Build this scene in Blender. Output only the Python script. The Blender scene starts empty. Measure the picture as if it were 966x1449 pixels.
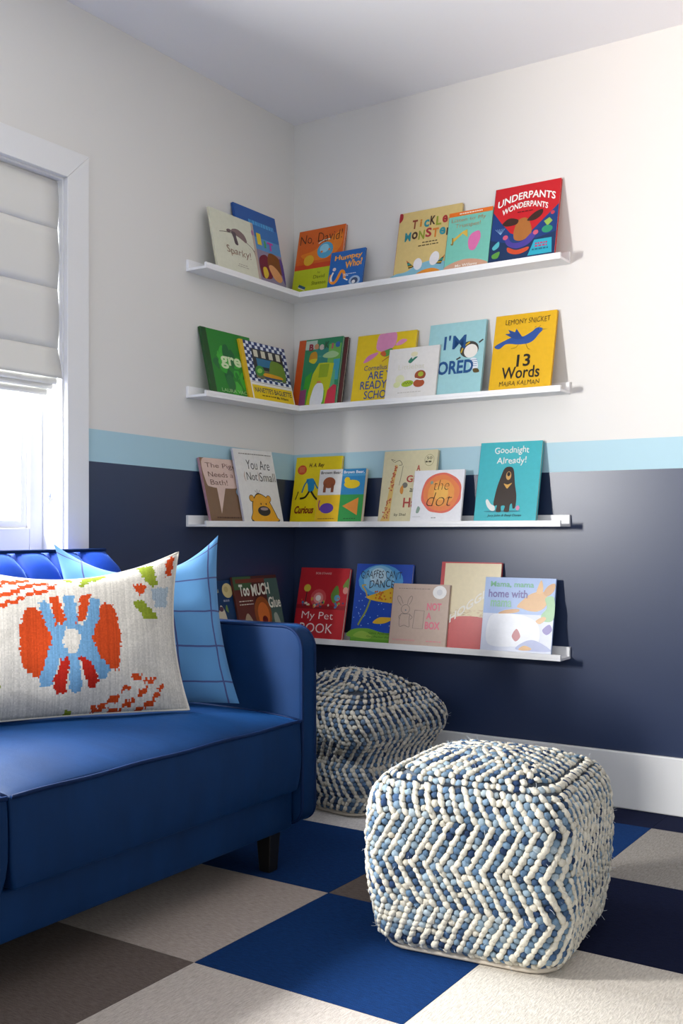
import bpy, bmesh, math, random
import numpy as np
from mathutils import Vector, Matrix

random.seed(7)
np.random.seed(7)
SC = bpy.context.scene
COL = SC.collection
PI = math.pi
rad = math.radians

# ------------------------------------------------------------------ camera, world, light, exposure
cam_data = bpy.data.cameras.new('camera')
cam = bpy.data.objects.new('camera', cam_data)
COL.objects.link(cam)
cam.location = (2.4145, -3.3390, 0.8997)
cam.rotation_euler = (rad(90), 0, rad(33.2806))
cam_data.sensor_fit = 'HORIZONTAL'
cam_data.sensor_width = 36.0
cam_data.lens = 55.186
cam_data.shift_y = 25.5 / 966.0
cam_data.clip_start = 0.05
SC.camera = cam

world = bpy.data.worlds.new('world')
SC.world = world
world.use_nodes = True
wn = world.node_tree.nodes
wn['Background'].inputs[0].default_value = (0.91, 0.955, 1.0, 1)
wn['Background'].inputs[1].default_value = 1.65

def area_light(name, loc, target, sx, sy, power, color):
    d = bpy.data.lights.new(name, 'AREA')
    d.shape = 'RECTANGLE'
    d.size = sx
    d.size_y = sy
    d.energy = power
    d.color = color
    o = bpy.data.objects.new(name, d)
    COL.objects.link(o)
    o.location = loc
    o.rotation_euler = (Vector(target) - Vector(loc)).to_track_quat('-Z', 'Y').to_euler()
    return o

# daylight outside the sofa window and outside an unseen window added for light
area_light('daylight_added_window', (-0.20, -2.80, 1.28), (1.15, -0.1, 1.10), 0.24, 0.40, 108, (1.0, 0.985, 0.96))
area_light('daylight_first_window', (-1.05, -1.72, 2.25), (0.55, -1.65, 0.43), 1.2, 0.8, 430, (0.88, 0.94, 1.0))
spot = bpy.data.lights.new('assumed_warm_spot', 'SPOT')  # unseen warm light added, assumed source of the pinkish glow on the upper right wall
spot.energy = 150
spot.color = (1.0, 0.66, 0.52)
spot.spot_size = rad(62)
spot.spot_blend = 1.0
spot.shadow_soft_size = 0.15
spot_o = bpy.data.objects.new('assumed_warm_spot', spot)
COL.objects.link(spot_o)
spot_o.location = (3.3, -2.4, 1.7)
spot_o.rotation_euler = (Vector((2.35, 0.0, 2.2)) - Vector((3.3, -2.4, 1.7))).to_track_quat('-Z', 'Y').to_euler()

SC.view_settings.view_transform = 'Standard'
SC.view_settings.look = 'None'
SC.view_settings.exposure = 0.03
SC.view_settings.gamma = 1.0
SC.view_settings.use_curve_mapping = False

# ------------------------------------------------------------------ helpers
def lin(h):
    h = h.lstrip('#')
    out = []
    for i in (0, 2, 4):
        c = int(h[i:i + 2], 16) / 255.0
        out.append(c / 12.92 if c <= 0.04045 else ((c + 0.055) / 1.055) ** 2.4)
    return tuple(out)

def rgba(h):
    return lin(h) + (1.0,)

class N:
    """small node-tree helper"""
    def __init__(self, name):
        self.m = bpy.data.materials.new(name)
        self.m.use_nodes = True
        self.t = self.m.node_tree
        self.b = self.t.nodes['Principled BSDF']
    def n(self, kind, **kw):
        x = self.t.nodes.new(kind)
        for k, v in kw.items():
            setattr(x, k, v)
        return x
    def l(self, a, b):
        self.t.links.new(a, b)
    def noise(self, scale, detail=3, vec=None, rough=0.55):
        x = self.n('ShaderNodeTexNoise')
        x.inputs['Scale'].default_value = scale
        x.inputs['Detail'].default_value = detail
        x.inputs['Roughness'].default_value = rough
        if vec:
            self.l(vec, x.inputs['Vector'])
        return x
    def coord(self, which='Object'):
        return self.n('ShaderNodeTexCoord').outputs[which]
    def mapping(self, vec, scale):
        x = self.n('ShaderNodeMapping')
        x.inputs['Scale'].default_value = scale
        self.l(vec, x.inputs['Vector'])
        return x.outputs['Vector']
    def math(self, op, a, b=None, c=None):
        x = self.n('ShaderNodeMath', operation=op)
        for i, v in enumerate((a, b, c)):
            if v is None:
                continue
            if isinstance(v, (int, float)):
                x.inputs[i].default_value = v
            else:
                self.l(v, x.inputs[i])
        return x.outputs[0]
    def mix(self, fac, a, b):
        x = self.n('ShaderNodeMix', data_type='RGBA')
        if isinstance(fac, (int, float)):
            x.inputs[0].default_value = fac
        else:
            self.l(fac, x.inputs[0])
        for idx, v in ((6, a), (7, b)):
            if isinstance(v, tuple):
                x.inputs[idx].default_value = v
            else:
                self.l(v, x.inputs[idx])
        return x.outputs[2]
    def bump(self, height, strength=0.2, dist=0.002):
        x = self.n('ShaderNodeBump')
        x.inputs['Strength'].default_value = strength
        x.inputs['Distance'].default_value = dist
        self.l(height, x.inputs['Height'])
        self.l(x.outputs[0], self.b.inputs['Normal'])
        return x
    def color(self, c):
        if isinstance(c, tuple):
            self.b.inputs['Base Color'].default_value = c
        else:
            self.l(c, self.b.inputs['Base Color'])
    def rough(self, v):
        self.b.inputs['Roughness'].default_value = v

def dark(c, k):
    return (c[0] * k, c[1] * k, c[2] * k, 1)

PRINTS = {}
def print_mat(h):
    """printed paper colour with faint mottling"""
    h = h.lstrip('#').lower()
    if h in PRINTS:
        return PRINTS[h]
    a = N('print_' + h)
    c = rgba(h)
    nz = a.noise(60, 3, a.coord())
    a.color(a.mix(nz.outputs[0], dark(c, 0.90), dark(c, 1.06)))
    a.rough(0.34)
    a.b.inputs['Specular IOR Level'].default_value = 0.4
    PRINTS[h] = a.m
    return a.m

def paint_mat(name, h, rough=0.5, scale=500, bump=0.05):
    a = N(name)
    c = rgba(h)
    nz = a.noise(scale, 2, a.coord())
    a.color(a.mix(nz.outputs[0], dark(c, 0.985), dark(c, 1.015)))
    a.rough(rough)
    a.bump(nz.outputs[0], bump, 0.001)
    return a.m

def wall_mat(name, slope):
    """cream upper wall, pale blue stripe, navy below: three paint colours split by height"""
    a = N(name)
    co = a.coord()
    sep = a.n('ShaderNodeSeparateXYZ')
    a.l(co, sep.inputs[0])
    z = a.math('ADD', sep.outputs[2], a.math('MULTIPLY', sep.outputs[1], slope))
    is_navy = a.math('LESS_THAN', z, 1.0943)
    is_low = a.math('LESS_THAN', z, 1.1944)
    white = rgba('#dad8d4')
    stripe = rgba('#a5c9d6')
    navy = rgba('#233150')
    a.color(a.mix(is_navy, a.mix(is_low, white, stripe), navy))
    r = a.math('MULTIPLY_ADD', is_navy, -0.20, 0.55)
    a.b.inputs['Specular IOR Level'].default_value = 0.65
    a.l(r, a.b.inputs['Roughness'])
    nz = a.noise(260, 3, co)
    a.bump(nz.outputs[0], 0.10, 0.0015)
    return a.m

def carpet_mat(name, h, h2, vertical):
    a = N(name)
    co = a.coord()
    st = a.mapping(co, (800, 150, 100) if vertical else (150, 800, 100))
    n1 = a.noise(0.35, 3, st)
    n2 = a.noise(420, 2, co)
    f = a.math('ADD', a.math('MULTIPLY', n1.outputs[0], 0.65), a.math('MULTIPLY', n2.outputs[0], 0.35))
    cr = a.n('ShaderNodeValToRGB')
    cr.color_ramp.elements[0].position = 0.34
    cr.color_ramp.elements[0].color = rgba(h2)
    cr.color_ramp.elements[1].position = 0.62
    cr.color_ramp.elements[1].color = rgba(h)
    a.l(f, cr.inputs[0])
    a.color(cr.outputs[0])
    a.rough(0.95)
    a.b.inputs['Specular IOR Level'].default_value = 0.1
    a.bump(f, 0.7, 0.004)
    return a.m

def velvet_mat(name, h, sheen, tint):
    a = N(name)
    co = a.coord()
    c = rgba(h)
    n1 = a.noise(5, 4, a.mapping(co, (1.0, 2.2, 0.8)))
    n2 = a.noise(900, 2, co)
    a.color(a.mix(n1.outputs[0], dark(c, 0.62), dark(c, 1.4)))
    a.rough(0.62)
    a.b.inputs['Specular IOR Level'].default_value = 0.14
    a.b.inputs['Sheen Weight'].default_value = sheen
    a.b.inputs['Sheen Roughness'].default_value = 0.25
    a.b.inputs['Sheen Tint'].default_value = rgba(tint)
    f = a.math('ADD', n1.outputs[0], a.math('MULTIPLY', n2.outputs[0], 0.15))
    a.bump(f, 0.25, 0.01)
    return a.m

def attr_mat(name, rough=0.9, weave=900, strength=0.4):
    a = N(name)
    at = a.n('ShaderNodeVertexColor', layer_name='thread')
    co = a.coord()
    nz = a.noise(weave, 3, co)
    mul = a.n('ShaderNodeMix', data_type='RGBA', blend_type='MULTIPLY')
    mul.inputs[0].default_value = 1.0
    a.l(at.outputs[0], mul.inputs[6])
    a.l(a.mix(nz.outputs[0], (0.74, 0.74, 0.74, 1), (1.12, 1.12, 1.12, 1)), mul.inputs[7])
    a.color(mul.outputs[2])
    a.rough(rough)
    a.b.inputs['Specular IOR Level'].default_value = 0.15
    a.bump(nz.outputs[0], strength, 0.003)
    return a.m

M = {}
M['trim'] = paint_mat('white_trim_paint', '#e0e0e0', 0.4, 300, 0.03)
M['ceiling'] = paint_mat('ceiling_paint', '#efeff2', 0.8, 200, 0.08)
M['ledge'] = paint_mat('white_ledge_lacquer', '#eeeeef', 0.4, 200, 0.02)
M['slab'] = paint_mat('floor_slab', '#55504a', 0.9)
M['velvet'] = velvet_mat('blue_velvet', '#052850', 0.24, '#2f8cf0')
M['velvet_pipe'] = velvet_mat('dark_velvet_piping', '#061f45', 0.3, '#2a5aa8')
M['velvet_lit'] = velvet_mat('blue_velvet_window_lit', '#1c47b0', 0.5, '#8ab0ff')  # same velvet as the seat, window light on the back put into its colour
M['leg'] = paint_mat('black_stained_wood', '#0b0908', 0.45, 80, 0.1)
M['paper'] = paint_mat('page_paper', '#ded6c4', 0.9, 700, 0.3)
M['blind'] = paint_mat('linen_blind', '#dcdad4', 0.9, 700, 0.25)
M['plastic'] = paint_mat('clear_plastic', '#dfe3ea', 0.25)

def glass_mat():
    a = N('window_glass')
    tr = a.n('ShaderNodeBsdfTransparent')
    gl = a.n('ShaderNodeBsdfGlossy')
    gl.inputs['Roughness'].default_value = 0.02
    mx = a.n('ShaderNodeMixShader')
    mx.inputs[0].default_value = 0.07
    a.l(tr.outputs[0], mx.inputs[1])
    a.l(gl.outputs[0], mx.inputs[2])
    out = [n for n in a.t.nodes if n.type == 'OUTPUT_MATERIAL'][0]
    a.l(mx.outputs[0], out.inputs[0])
    return a.m
M['glass'] = glass_mat()

def tag(o, label=None, cat=None, group=None, kind=None):
    if label: o['label'] = label
    if cat: o['category'] = cat
    if group: o['group'] = group
    if kind: o['kind'] = kind
    return o

def empty(name, loc=(0, 0, 0)):
    o = bpy.data.objects.new(name, None)
    o.empty_display_size = 0.1
    o.location = loc
    COL.objects.link(o)
    return o

def origin_of(p):
    v = Vector((0, 0, 0))
    while p is not None:
        v += p.location
        p = p.parent
    return v

def mesh_obj(name, verts, faces, mat, parent=None, smooth=False, local=False):
    """verts in world coordinates unless local; parents carry no rotation in the world case"""
    if parent is not None and not local:
        o0 = origin_of(parent)
        verts = [(v[0] - o0.x, v[1] - o0.y, v[2] - o0.z) for v in verts]
    me = bpy.data.meshes.new(name)
    me.from_pydata([tuple(v) for v in verts], [], faces)
    me.update()
    if smooth:
        me.polygons.foreach_set('use_smooth', [True] * len(me.polygons))
    if isinstance(mat, (list, tuple)):
        for x in mat:
            me.materials.append(x)
    else:
        me.materials.append(mat)
    o = bpy.data.objects.new(name, me)
    COL.objects.link(o)
    if parent is not None:
        o.parent = parent
    return o

def box_data(x0, x1, y0, y1, z0, z1):
    v = [(x0, y0, z0), (x1, y0, z0), (x1, y1, z0), (x0, y1, z0), (x0, y0, z1), (x1, y0, z1), (x1, y1, z1), (x0, y1, z1)]
    f = [(0, 3, 2, 1), (4, 5, 6, 7), (0, 1, 5, 4), (1, 2, 6, 5), (2, 3, 7, 6), (3, 0, 4, 7)]
    return v, f

def join(parts):
    V, F = [], []
    for v, f in parts:
        k = len(V)
        V += list(v)
        F += [tuple(i + k for i in q) for q in f]
    return V, F

def bevel(o, w, seg=2, angle=40):
    b = o.modifiers.new('bevel', 'BEVEL')
    b.width = w
    b.segments = seg
    b.limit_method = 'ANGLE'
    b.angle_limit = rad(angle)
    return o

def box(name, x0, x1, y0, y1, z0, z1, mat, parent=None, bev=0, local=False):
    v, f = box_data(x0, x1, y0, y1, z0, z1)
    o = mesh_obj(name, v, f, mat, parent, local=local)
    if bev:
        bevel(o, bev)
    return o

def tube_data(pts, r, seg=8, closed=False):
    P = [Vector(p) for p in pts]
    n = len(P)
    V, F = [], []
    up0 = None
    for i in range(n):
        a = P[(i - 1) % n] if (closed or i > 0) else P[i]
        b = P[(i + 1) % n] if (closed or i < n - 1) else P[i]
        t = (b - a).normalized()
        if up0 is None:
            up0 = Vector((0, 0, 1)) if abs(t.z) < 0.9 else Vector((1, 0, 0))
        s = t.cross(up0)
        if s.length < 1e-4:
            s = t.cross(Vector((0, 1, 0)))
        s.normalize()
        u = s.cross(t).normalized()
        up0 = u
        for k in range(seg):
            an = 2 * PI * k / seg
            V.append(tuple(P[i] + s * (r * math.cos(an)) + u * (r * math.sin(an))))
    m = n if closed else n - 1
    for i in range(m):
        j = (i + 1) % n
        for k in range(seg):
            F.append((i * seg + k, i * seg + (k + 1) % seg, j * seg + (k + 1) % seg, j * seg + k))
    if not closed:
        F.append(tuple(range(seg - 1, -1, -1)))
        F.append(tuple((n - 1) * seg + k for k in range(seg)))
    return V, F

def tube(name, pts, r, mat, parent=None, seg=8, closed=False, local=False):
    v, f = tube_data(pts, r, seg, closed)
    return mesh_obj(name, v, f, mat, parent, True, local)

def extrude_profile(pts, axis, a0, a1):
    """closed 2-D profile; axis 'x': pts are (y,z); axis 'y': pts are (x,z)"""
    n = len(pts)
    V = []
    for a in (a0, a1):
        for p in pts:
            V.append((a, p[0], p[1]) if axis == 'x' else (p[0], a, p[1]))
    F = [tuple(range(n)), tuple(range(2 * n - 1, n - 1, -1))]
    for i in range(n):
        j = (i + 1) % n
        F.append((i, n + i, n + j, j))
    return V, F

def fix_normals(o):
    bm = bmesh.new()
    bm.from_mesh(o.data)
    bmesh.ops.recalc_face_normals(bm, faces=bm.faces[:])
    bm.to_mesh(o.data)
    bm.free()
    return o

# ------------------------------------------------------------------ the room
CEIL = 2.49
RX, RY = 4.0, -4.6
floor = box('floor', 0, RX, RY, 0, -0.06, -0.008, M['slab'])
tag(floor, 'floor laid with a patchwork of square carpet tiles', None, None, 'structure')
ceiling = box('ceiling', -0.14, RX, RY, 0.14, CEIL, CEIL + 0.08, M['ceiling'])
tag(ceiling, 'pale grey-white flat ceiling', None, None, 'structure')
M['wall_r'] = wall_mat('wall_paint_right', 0.0)
M['wall_l'] = wall_mat('wall_paint_left', 0.01645)
wr = box('wall_right', -0.14, RX, 0, 0.14, -0.06, CEIL, M['wall_r'])
tag(wr, 'cream wall with pale blue stripe and glossy navy lower half behind long ledges', None, None, 'structure')
# left wall with two window openings, the nearer one unseen and added for daylight
W1 = (-2.10, -1.176)
W2 = (-2.98, -2.285)
ZW0, ZW1 = 0.80, 1.953
segs = [(RY, W2[0], -0.06, CEIL), (W2[0], W2[1], -0.06, ZW0), (W2[0], W2[1], ZW1, CEIL), (W2[1], W1[0], -0.06, CEIL),
        (W1[0], W1[1], -0.06, ZW0), (W1[0], W1[1], ZW1, CEIL), (W1[1], 0.0, -0.06, CEIL)]
v, f = join([box_data(-0.14, 0, a, b, c, d) for a, b, c, d in segs])
wl = mesh_obj('wall_left', v, f, M['wall_l'])
tag(wl, 'cream wall with blue stripe and navy base, holding the window', None, None, 'structure')
# unseen rear and side walls, added to cut ambient light; openings admit daylight
v, f = join([box_data(0.001, 0.7, RY - 0.14, RY, -0.06, CEIL), box_data(3.4, RX, RY - 0.14, RY, -0.06, CEIL), box_data(0.7, 3.4, RY - 0.14, RY, 2.15, CEIL)])
tag(mesh_obj('wall_rear', v, f, M['wall_r']), 'unseen rear wall added to limit the light, with a wide opening behind the viewpoint', None, None, 'structure')
v, f = join([box_data(RX, RX + 0.14, RY, -3.9, -0.06, CEIL), box_data(RX, RX + 0.14, -1.2, 0.0, -0.06, CEIL), box_data(RX, RX + 0.14, -3.9, -1.2, 2.15, CEIL), box_data(RX, RX + 0.14, -3.9, -1.2, -0.06, 0.5)])
tag(mesh_obj('wall_side', v, f, M['wall_r']), 'unseen side wall added to limit the light, with a wide opening to the right of the viewpoint', None, None, 'structure')
bb = box('baseboard_right', 0.0, RX, -0.016, 0, 0.0, 0.1828, M['trim'])
tag(bb, 'tall white baseboard along the right wall', None, None, 'structure')
bevel(bb, 0.004)
bb = box('baseboard_left', 0.0, 0.016, RY, -0.016, 0.0, 0.1828, M['trim'])
tag(bb, 'tall white baseboard along the window wall', None, None, 'structure')
bevel(bb, 0.004)

# carpet tiles: colours by column (x) and row (y)
TC = {
    'navy': carpet_mat('carpet_navy', '#0f3568', '#0a2650', False),
    'dark': carpet_mat('carpet_dark_navy', '#141b38', '#0d1228', False),
    'beige': carpet_mat('carpet_beige', '#b3a79f', '#94887f', False),
    'sand': carpet_mat('carpet_sand', '#c8bfb6', '#a89e95', True),
    'cream': carpet_mat('carpet_cream', '#d9d2c6', '#b5ada2', True),
    'taupe': carpet_mat('carpet_taupe', '#6d625c', '#554b46', False),
    'grey': carpet_mat('carpet_grey', '#9a958e', '#7b756e', True),
    'white': carpet_mat('carpet_pale', '#cfcbc8', '#a8a3a0', True),
}
X0, Y0, TS = 0.963, -1.687, 0.5
GRID = {}
names = ['navy', 'beige', 'taupe', 'cream', 'grey', 'sand', 'dark', 'navy']
for ix in range(-2, 7):
    for iy in range(-6, 4):
        GRID[(ix, iy)] = names[(ix * 3 + iy * 5 + ix * iy) % 8]
GRID.update({(-1, 0): 'beige', (0, 0): 'navy', (-1, -1): 'taupe', (0, -1): 'sand', (-1, 1): 'navy', (0, 1): 'taupe',
             (1, 0): 'cream', (1, -1): 'white', (1, 1): 'dark', (1, 2): 'grey', (0, 2): 'navy', (1, 3): 'dark', (0, 3): 'dark',
             (-1, 2): 'white', (2, 1): 'dark', (2, 0): 'cream', (2, 2): 'grey', (2, 3): 'dark', (-1, 3): 'navy', (-2, 1): 'taupe',
             (-2, 2): 'beige', (-2, 0): 'navy'})
tile_mesh = {}
for (ix, iy), cname in sorted(GRID.items()):
    x0, x1 = max(0.016, X0 + ix * TS), min(RX, X0 + (ix + 1) * TS)
    y0, y1 = max(RY, Y0 + iy * TS), min(-0.016, Y0 + (iy + 1) * TS)
    if x1 - x0 < 0.02 or y1 - y0 < 0.02:
        continue
    key = (cname, round(x1 - x0, 3), round(y1 - y0, 3))
    if key not in tile_mesh:
        g = 0.0007
        w, d = x1 - x0, y1 - y0
        v, f = box_data(g, w - g, g, d - g, -0.008, 0.0)
        me = bpy.data.meshes.new('carpet_tile')
        me.from_pydata(v, [], f)
        me.materials.append(TC[cname])
        tile_mesh[key] = me
    t = bpy.data.objects.new('carpet_tile', tile_mesh[key])
    COL.objects.link(t)
    t.parent = floor
    t.location = (x0, y0, 0)

# ------------------------------------------------------------------ windows
def make_window(name, ya, yb, label):
    w = empty(name, (0, (ya + yb) / 2, ZW0))
    tag(w, label, None, None, 'structure')
    c = 0.085
    # mitred casing boards
    def board(pts):
        n = len(pts)
        V = [(0.0, p[0], p[1]) for p in pts] + [(0.018, p[0], p[1]) for p in pts]
        F = [tuple(range(n)), tuple(range(2 * n - 1, n - 1, -1))] + [(i, n + i, n + (i + 1) % n, (i + 1) % n) for i in range(n)]
        o = mesh_obj('casing', V, F, M['trim'], w)
        fix_normals(o)
        bevel(o, 0.0015, 1)
    e = 0.0004
    board([(yb, ZW0), (yb + c, ZW0), (yb + c, ZW1 + c), (yb, ZW1)])
    board([(ya, ZW0), (ya, ZW1), (ya - c, ZW1 + c), (ya - c, ZW0)])
    board([(ya + e, ZW1 + e), (yb - e, ZW1 + e), (yb + c - e, ZW1 + c), (ya - c + e, ZW1 + c)])
    box('window_sill', -0.13, 0.04, ya - c - 0.02, yb + c + 0.02, ZW0 - 0.025, ZW0, M['trim'], w, 0.004)
    j = 0.006
    box('jamb', -0.139, 0.0, yb - j, yb, ZW0, ZW1, M['trim'], w)
    box('jamb', -0.139, 0.0, ya, ya + j, ZW0, ZW1, M['trim'], w)
    box('jamb', -0.139, 0.0, ya + j, yb - j, ZW1 - j, ZW1, M['trim'], w)
    s = 0.05
    a, b = ya + j, yb - j
    sx0, sx1 = -0.125, -0.085
    box('sash_stile', sx0, sx1, b - s, b, ZW0, ZW1 - j, M['trim'], w, 0.003)
    box('sash_stile', sx0, sx1, a, a + s, ZW0, ZW1 - j, M['trim'], w, 0.003)
    box('sash_rail', sx0, sx1, a + s, b - s, ZW0, ZW0 + 0.105, M['trim'], w, 0.003)
    box('sash_rail', sx0, sx1, a + s, b - s, ZW1 - j - 0.06, ZW1 - j, M['trim'], w, 0.003)
    gb = 0.022
    V, F = join([box_data(-0.118, -0.098, b - s - gb, b - s, ZW0 + 0.105, ZW1 - 0.066),
                 box_data(-0.118, -0.098, a + s, a + s + gb, ZW0 + 0.105, ZW1 - 0.066),
                 box_data(-0.118, -0.098, a + s + gb, b - s - gb, ZW0 + 0.105, ZW0 + 0.105 + gb),
                 box_data(-0.118, -0.098, a + s + gb, b - s - gb, ZW1 - 0.066 - gb, ZW1 - 0.066)])
    mesh_obj('glazing_bead', V, F, M['trim'], w)
    box('pane', -0.110, -0.106, a + s + gb * 0.6, b - s - gb * 0.6, ZW0 + 0.115, ZW1 - 0.075, M['glass'], w)
    return w

make_window('window_1', W1[0], W1[1], 'white framed window above the sofa, half covered by a linen blind')
make_window('added_window', W2[0], W2[1], 'unseen white framed window added farther along the left wall')  # out of view, put in so the side daylight can enter

# roman blind
def make_blind():
    ya, yb = W1[0] + 0.008, W1[1] - 0.009
    r = empty('roman_blind', (-0.02, (ya + yb) / 2, ZW1))
    tag(r, 'off-white linen roman blind with stacked folds hanging in the window', 'blind')
    seams = [1.940, 1.799, 1.620, 1.442, 1.352]
    xs = -0.016
    box('head_rail', -0.045, -0.02, ya, yb, 1.925, 1.945, M['blind'], r)
    ny = 14
    for k in range(4):
        z1, z0 = seams[k], seams[k + 1]
        V, F = [], []
        nz = 7
        for side in (0, 1):
            for i in range(nz + 1):
                t = i / nz
                bul = 0.003 * math.sin(PI * t) if k < 3 else 0.016 * t
                for q in range(ny + 1):
                    y = ya + (yb - ya) * q / ny
                    ee = 0.0025 * math.sin(PI * t) if q == ny and k < 3 else (0.007 * t if k == 3 and q == ny else 0)
                    V.append((xs + bul - side * 0.0025 + 0.001 * math.sin(q * 1.3 + k), y + ee, z1 + (z0 - z1) * t))
        st = (nz + 1) * (ny + 1)
        for side in (0, 1):
            for i in range(nz):
                for q in range(ny):
                    a = side * st + i * (ny + 1) + q
                    b, c, d = a + 1, a + ny + 2, a + ny + 1
                    F.append((a, d, c, b) if side == 0 else (a, b, c, d))
        for i in range(nz):
            a = i * (ny + 1) + ny
            F.append((a, a + ny + 1, st + a + ny + 1, st + a))
        for q in range(ny):
            a = nz * (ny + 1) + q
            F.append((a, st + a, st + a + 1, a + 1))
            F.append((q, q + 1, st + q + 1, st + q))
        mesh_obj('fabric_panel', V, F, M['blind'], r, True)
    # stacked folds below: rounded lips stepping back
    for i, (xc, zc, hh, yr) in enumerate([(-0.014, 1.346, 0.020, 0.010), (-0.024, 1.331, 0.018, 0.018), (-0.036, 1.312, 0.017, 0.028)]):
        pts = []
        for k in range(12):
            an = 2 * PI * k / 12
            pts.append((xc + 0.007 * math.cos(an), zc + hh * 0.62 * math.sin(an)))
        V, F = extrude_profile(pts, 'y', ya, yb - yr)
        o = mesh_obj('stacked_fold', V, F, M['blind'], r, True)
        fix_normals(o)
    # bead chain and tensioner
    ch = empty('bead_chain', (-0.05, -1.193, 1.0))
    tag(ch, 'looped plastic bead chain of the blind hanging beside the window jamb', 'blind chain')
    ico = [(0, 0, 1), (0, 0, -1), (1, 0, 0), (-1, 0, 0), (0, 1, 0), (0, -1, 0)]
    icf = [(0, 2, 4), (0, 4, 3), (0, 3, 5), (0, 5, 2), (1, 4, 2), (1, 3, 4), (1, 5, 3), (1, 2, 5)]
    for yy in (-1.1985, -1.1865):
        parts = []
        z = 1.295
        while z > 1.005:
            parts.append(([(-0.05 + p[0] * 0.0022, yy + p[1] * 0.0022, z + p[2] * 0.0022) for p in ico], icf))
            z -= 0.0062
        V, F = join(parts)
        o = mesh_obj('bead_string', V, F, M['plastic'], ch)
        o['kind'] = 'stuff'
        tube('chain_cord', [(-0.05, yy, 1.295), (-0.05, yy, 1.0)], 0.0007, M['plastic'], ch, 5)
    pts = []
    for k in range(17):
        an = PI + PI * k / 16
        pts.append((-0.05, -1.1925 + 0.006 * math.cos(an), 1.005 + 0.030 * math.sin(an)))
    tube('loop', pts, 0.0022, M['plastic'], ch, 6)
    pts = [(-0.046 + 0.004 * math.cos(2 * PI * k / 20), -1.1835 + 0.012 * math.sin(2 * PI * k / 20) * 0.0, 1.004) for k in range(3)]
    ring = [(-0.05 + 0.011 * math.cos(2 * PI * k / 18) * 0.9, -1.1845, 1.003 + 0.013 * math.sin(2 * PI * k / 18)) for k in range(18)]
    tube('tensioner_wheel', ring, 0.003, M['plastic'], ch, 6, True)
    V, F = box_data(-0.062, -0.03, -1.1835, -1.1822, 0.985, 1.02)
    bevel(mesh_obj('tensioner_bracket', V, F, M['plastic'], ch), 0.0004, 1)
make_blind()

# ------------------------------------------------------------------ picture ledges
LZ = [1.7871, 1.3532, 0.9108, 0.4702]
LD = 0.092
ROWN = ['top', 'second', 'third', 'lowest']
def make_ledge(row, side):
    z = LZ[row]
    if side == 'R':
        r = empty('picture_ledge', (0.57, 0, z))
        tag(r, '%s long white picture ledge on the right wall' % ROWN[row], 'shelf', 'white picture ledges')
        box('ledge_base', 0.0, 1.137, -LD, -0.0115, z, z + 0.009, M['ledge'], r, 0.0008)
        box('back_plate', 0.0, 1.137, -0.011, 0, z, z + 0.0395, M['ledge'], r, 0.0008)
        box('front_lip', LD - 0.0095, 1.137, -LD, -LD + 0.0095, z + 0.0091, z + 0.0205, M['ledge'], r, 0.0008)
    else:
        r = empty('picture_ledge', (0, -0.36, z))
        tag(r, '%s short white picture ledge on the window wall' % ROWN[row], 'shelf', 'white picture ledges')
        ya, yb = -0.632, -LD - 0.0004
        box('ledge_base', 0.0115, LD, ya, yb, z, z + 0.009, M['ledge'], r, 0.0008)
        box('back_plate', 0.0, 0.011, ya, yb, z, z + 0.0395, M['ledge'], r, 0.0008)
        box('front_lip', LD - 0.0095, LD, ya, yb, z + 0.0091, z + 0.0205, M['ledge'], r, 0.0008)
for row in range(4):
    make_ledge(row, 'R')
    make_ledge(row, 'L')

# ------------------------------------------------------------------ lettering and flat print
def text_mesh(s, bold=0.0, shear=0.0, space=1.0):
    cu = bpy.data.curves.new('t', 'FONT')
    cu.body = s
    cu.size = 1.0
    cu.offset = bold
    cu.shear = shear
    cu.space_character = space
    cu.resolution_u = 3
    ob = bpy.data.objects.new('t', cu)
    me = bpy.data.meshes.new_from_object(ob)
    V = [tuple(v.co[:2]) for v in me.vertices]
    F = [tuple(p.vertices) for p in me.polygons]
    bpy.data.objects.remove(ob)
    bpy.data.curves.remove(cu)
    bpy.data.meshes.remove(me)
    return V, F

def smooth_closed(pts, n=6):
    out = []
    m = len(pts)
    for i in range(m):
        p0, p1, p2, p3 = pts[i - 1], pts[i], pts[(i + 1) % m], pts[(i + 2) % m]
        for k in range(n):
            t = k / n
            out.append(tuple(0.5 * (2 * p1[a] + (p2[a] - p0[a]) * t + (2 * p0[a] - 5 * p1[a] + 4 * p2[a] - p3[a]) * t * t
                                    + (3 * p1[a] - p0[a] - 3 * p2[a] + p3[a]) * t ** 3) for a in (0, 1)))
    return out

def smooth_open(pts, n=6):
    q = [pts[0]] + list(pts) + [pts[-1]]
    out = []
    for i in range(1, len(q) - 2):
        p0, p1, p2, p3 = q[i - 1], q[i], q[i + 1], q[i + 2]
        for k in range(n):
            t = k / n
            out.append(tuple(0.5 * (2 * p1[a] + (p2[a] - p0[a]) * t + (2 * p0[a] - 5 * p1[a] + 4 * p2[a] - p3[a]) * t * t
                                    + (3 * p1[a] - p0[a] - 3 * p2[a] + p3[a]) * t ** 3) for a in (0, 1)))
    out.append(tuple(pts[-1]))
    return out

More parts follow.
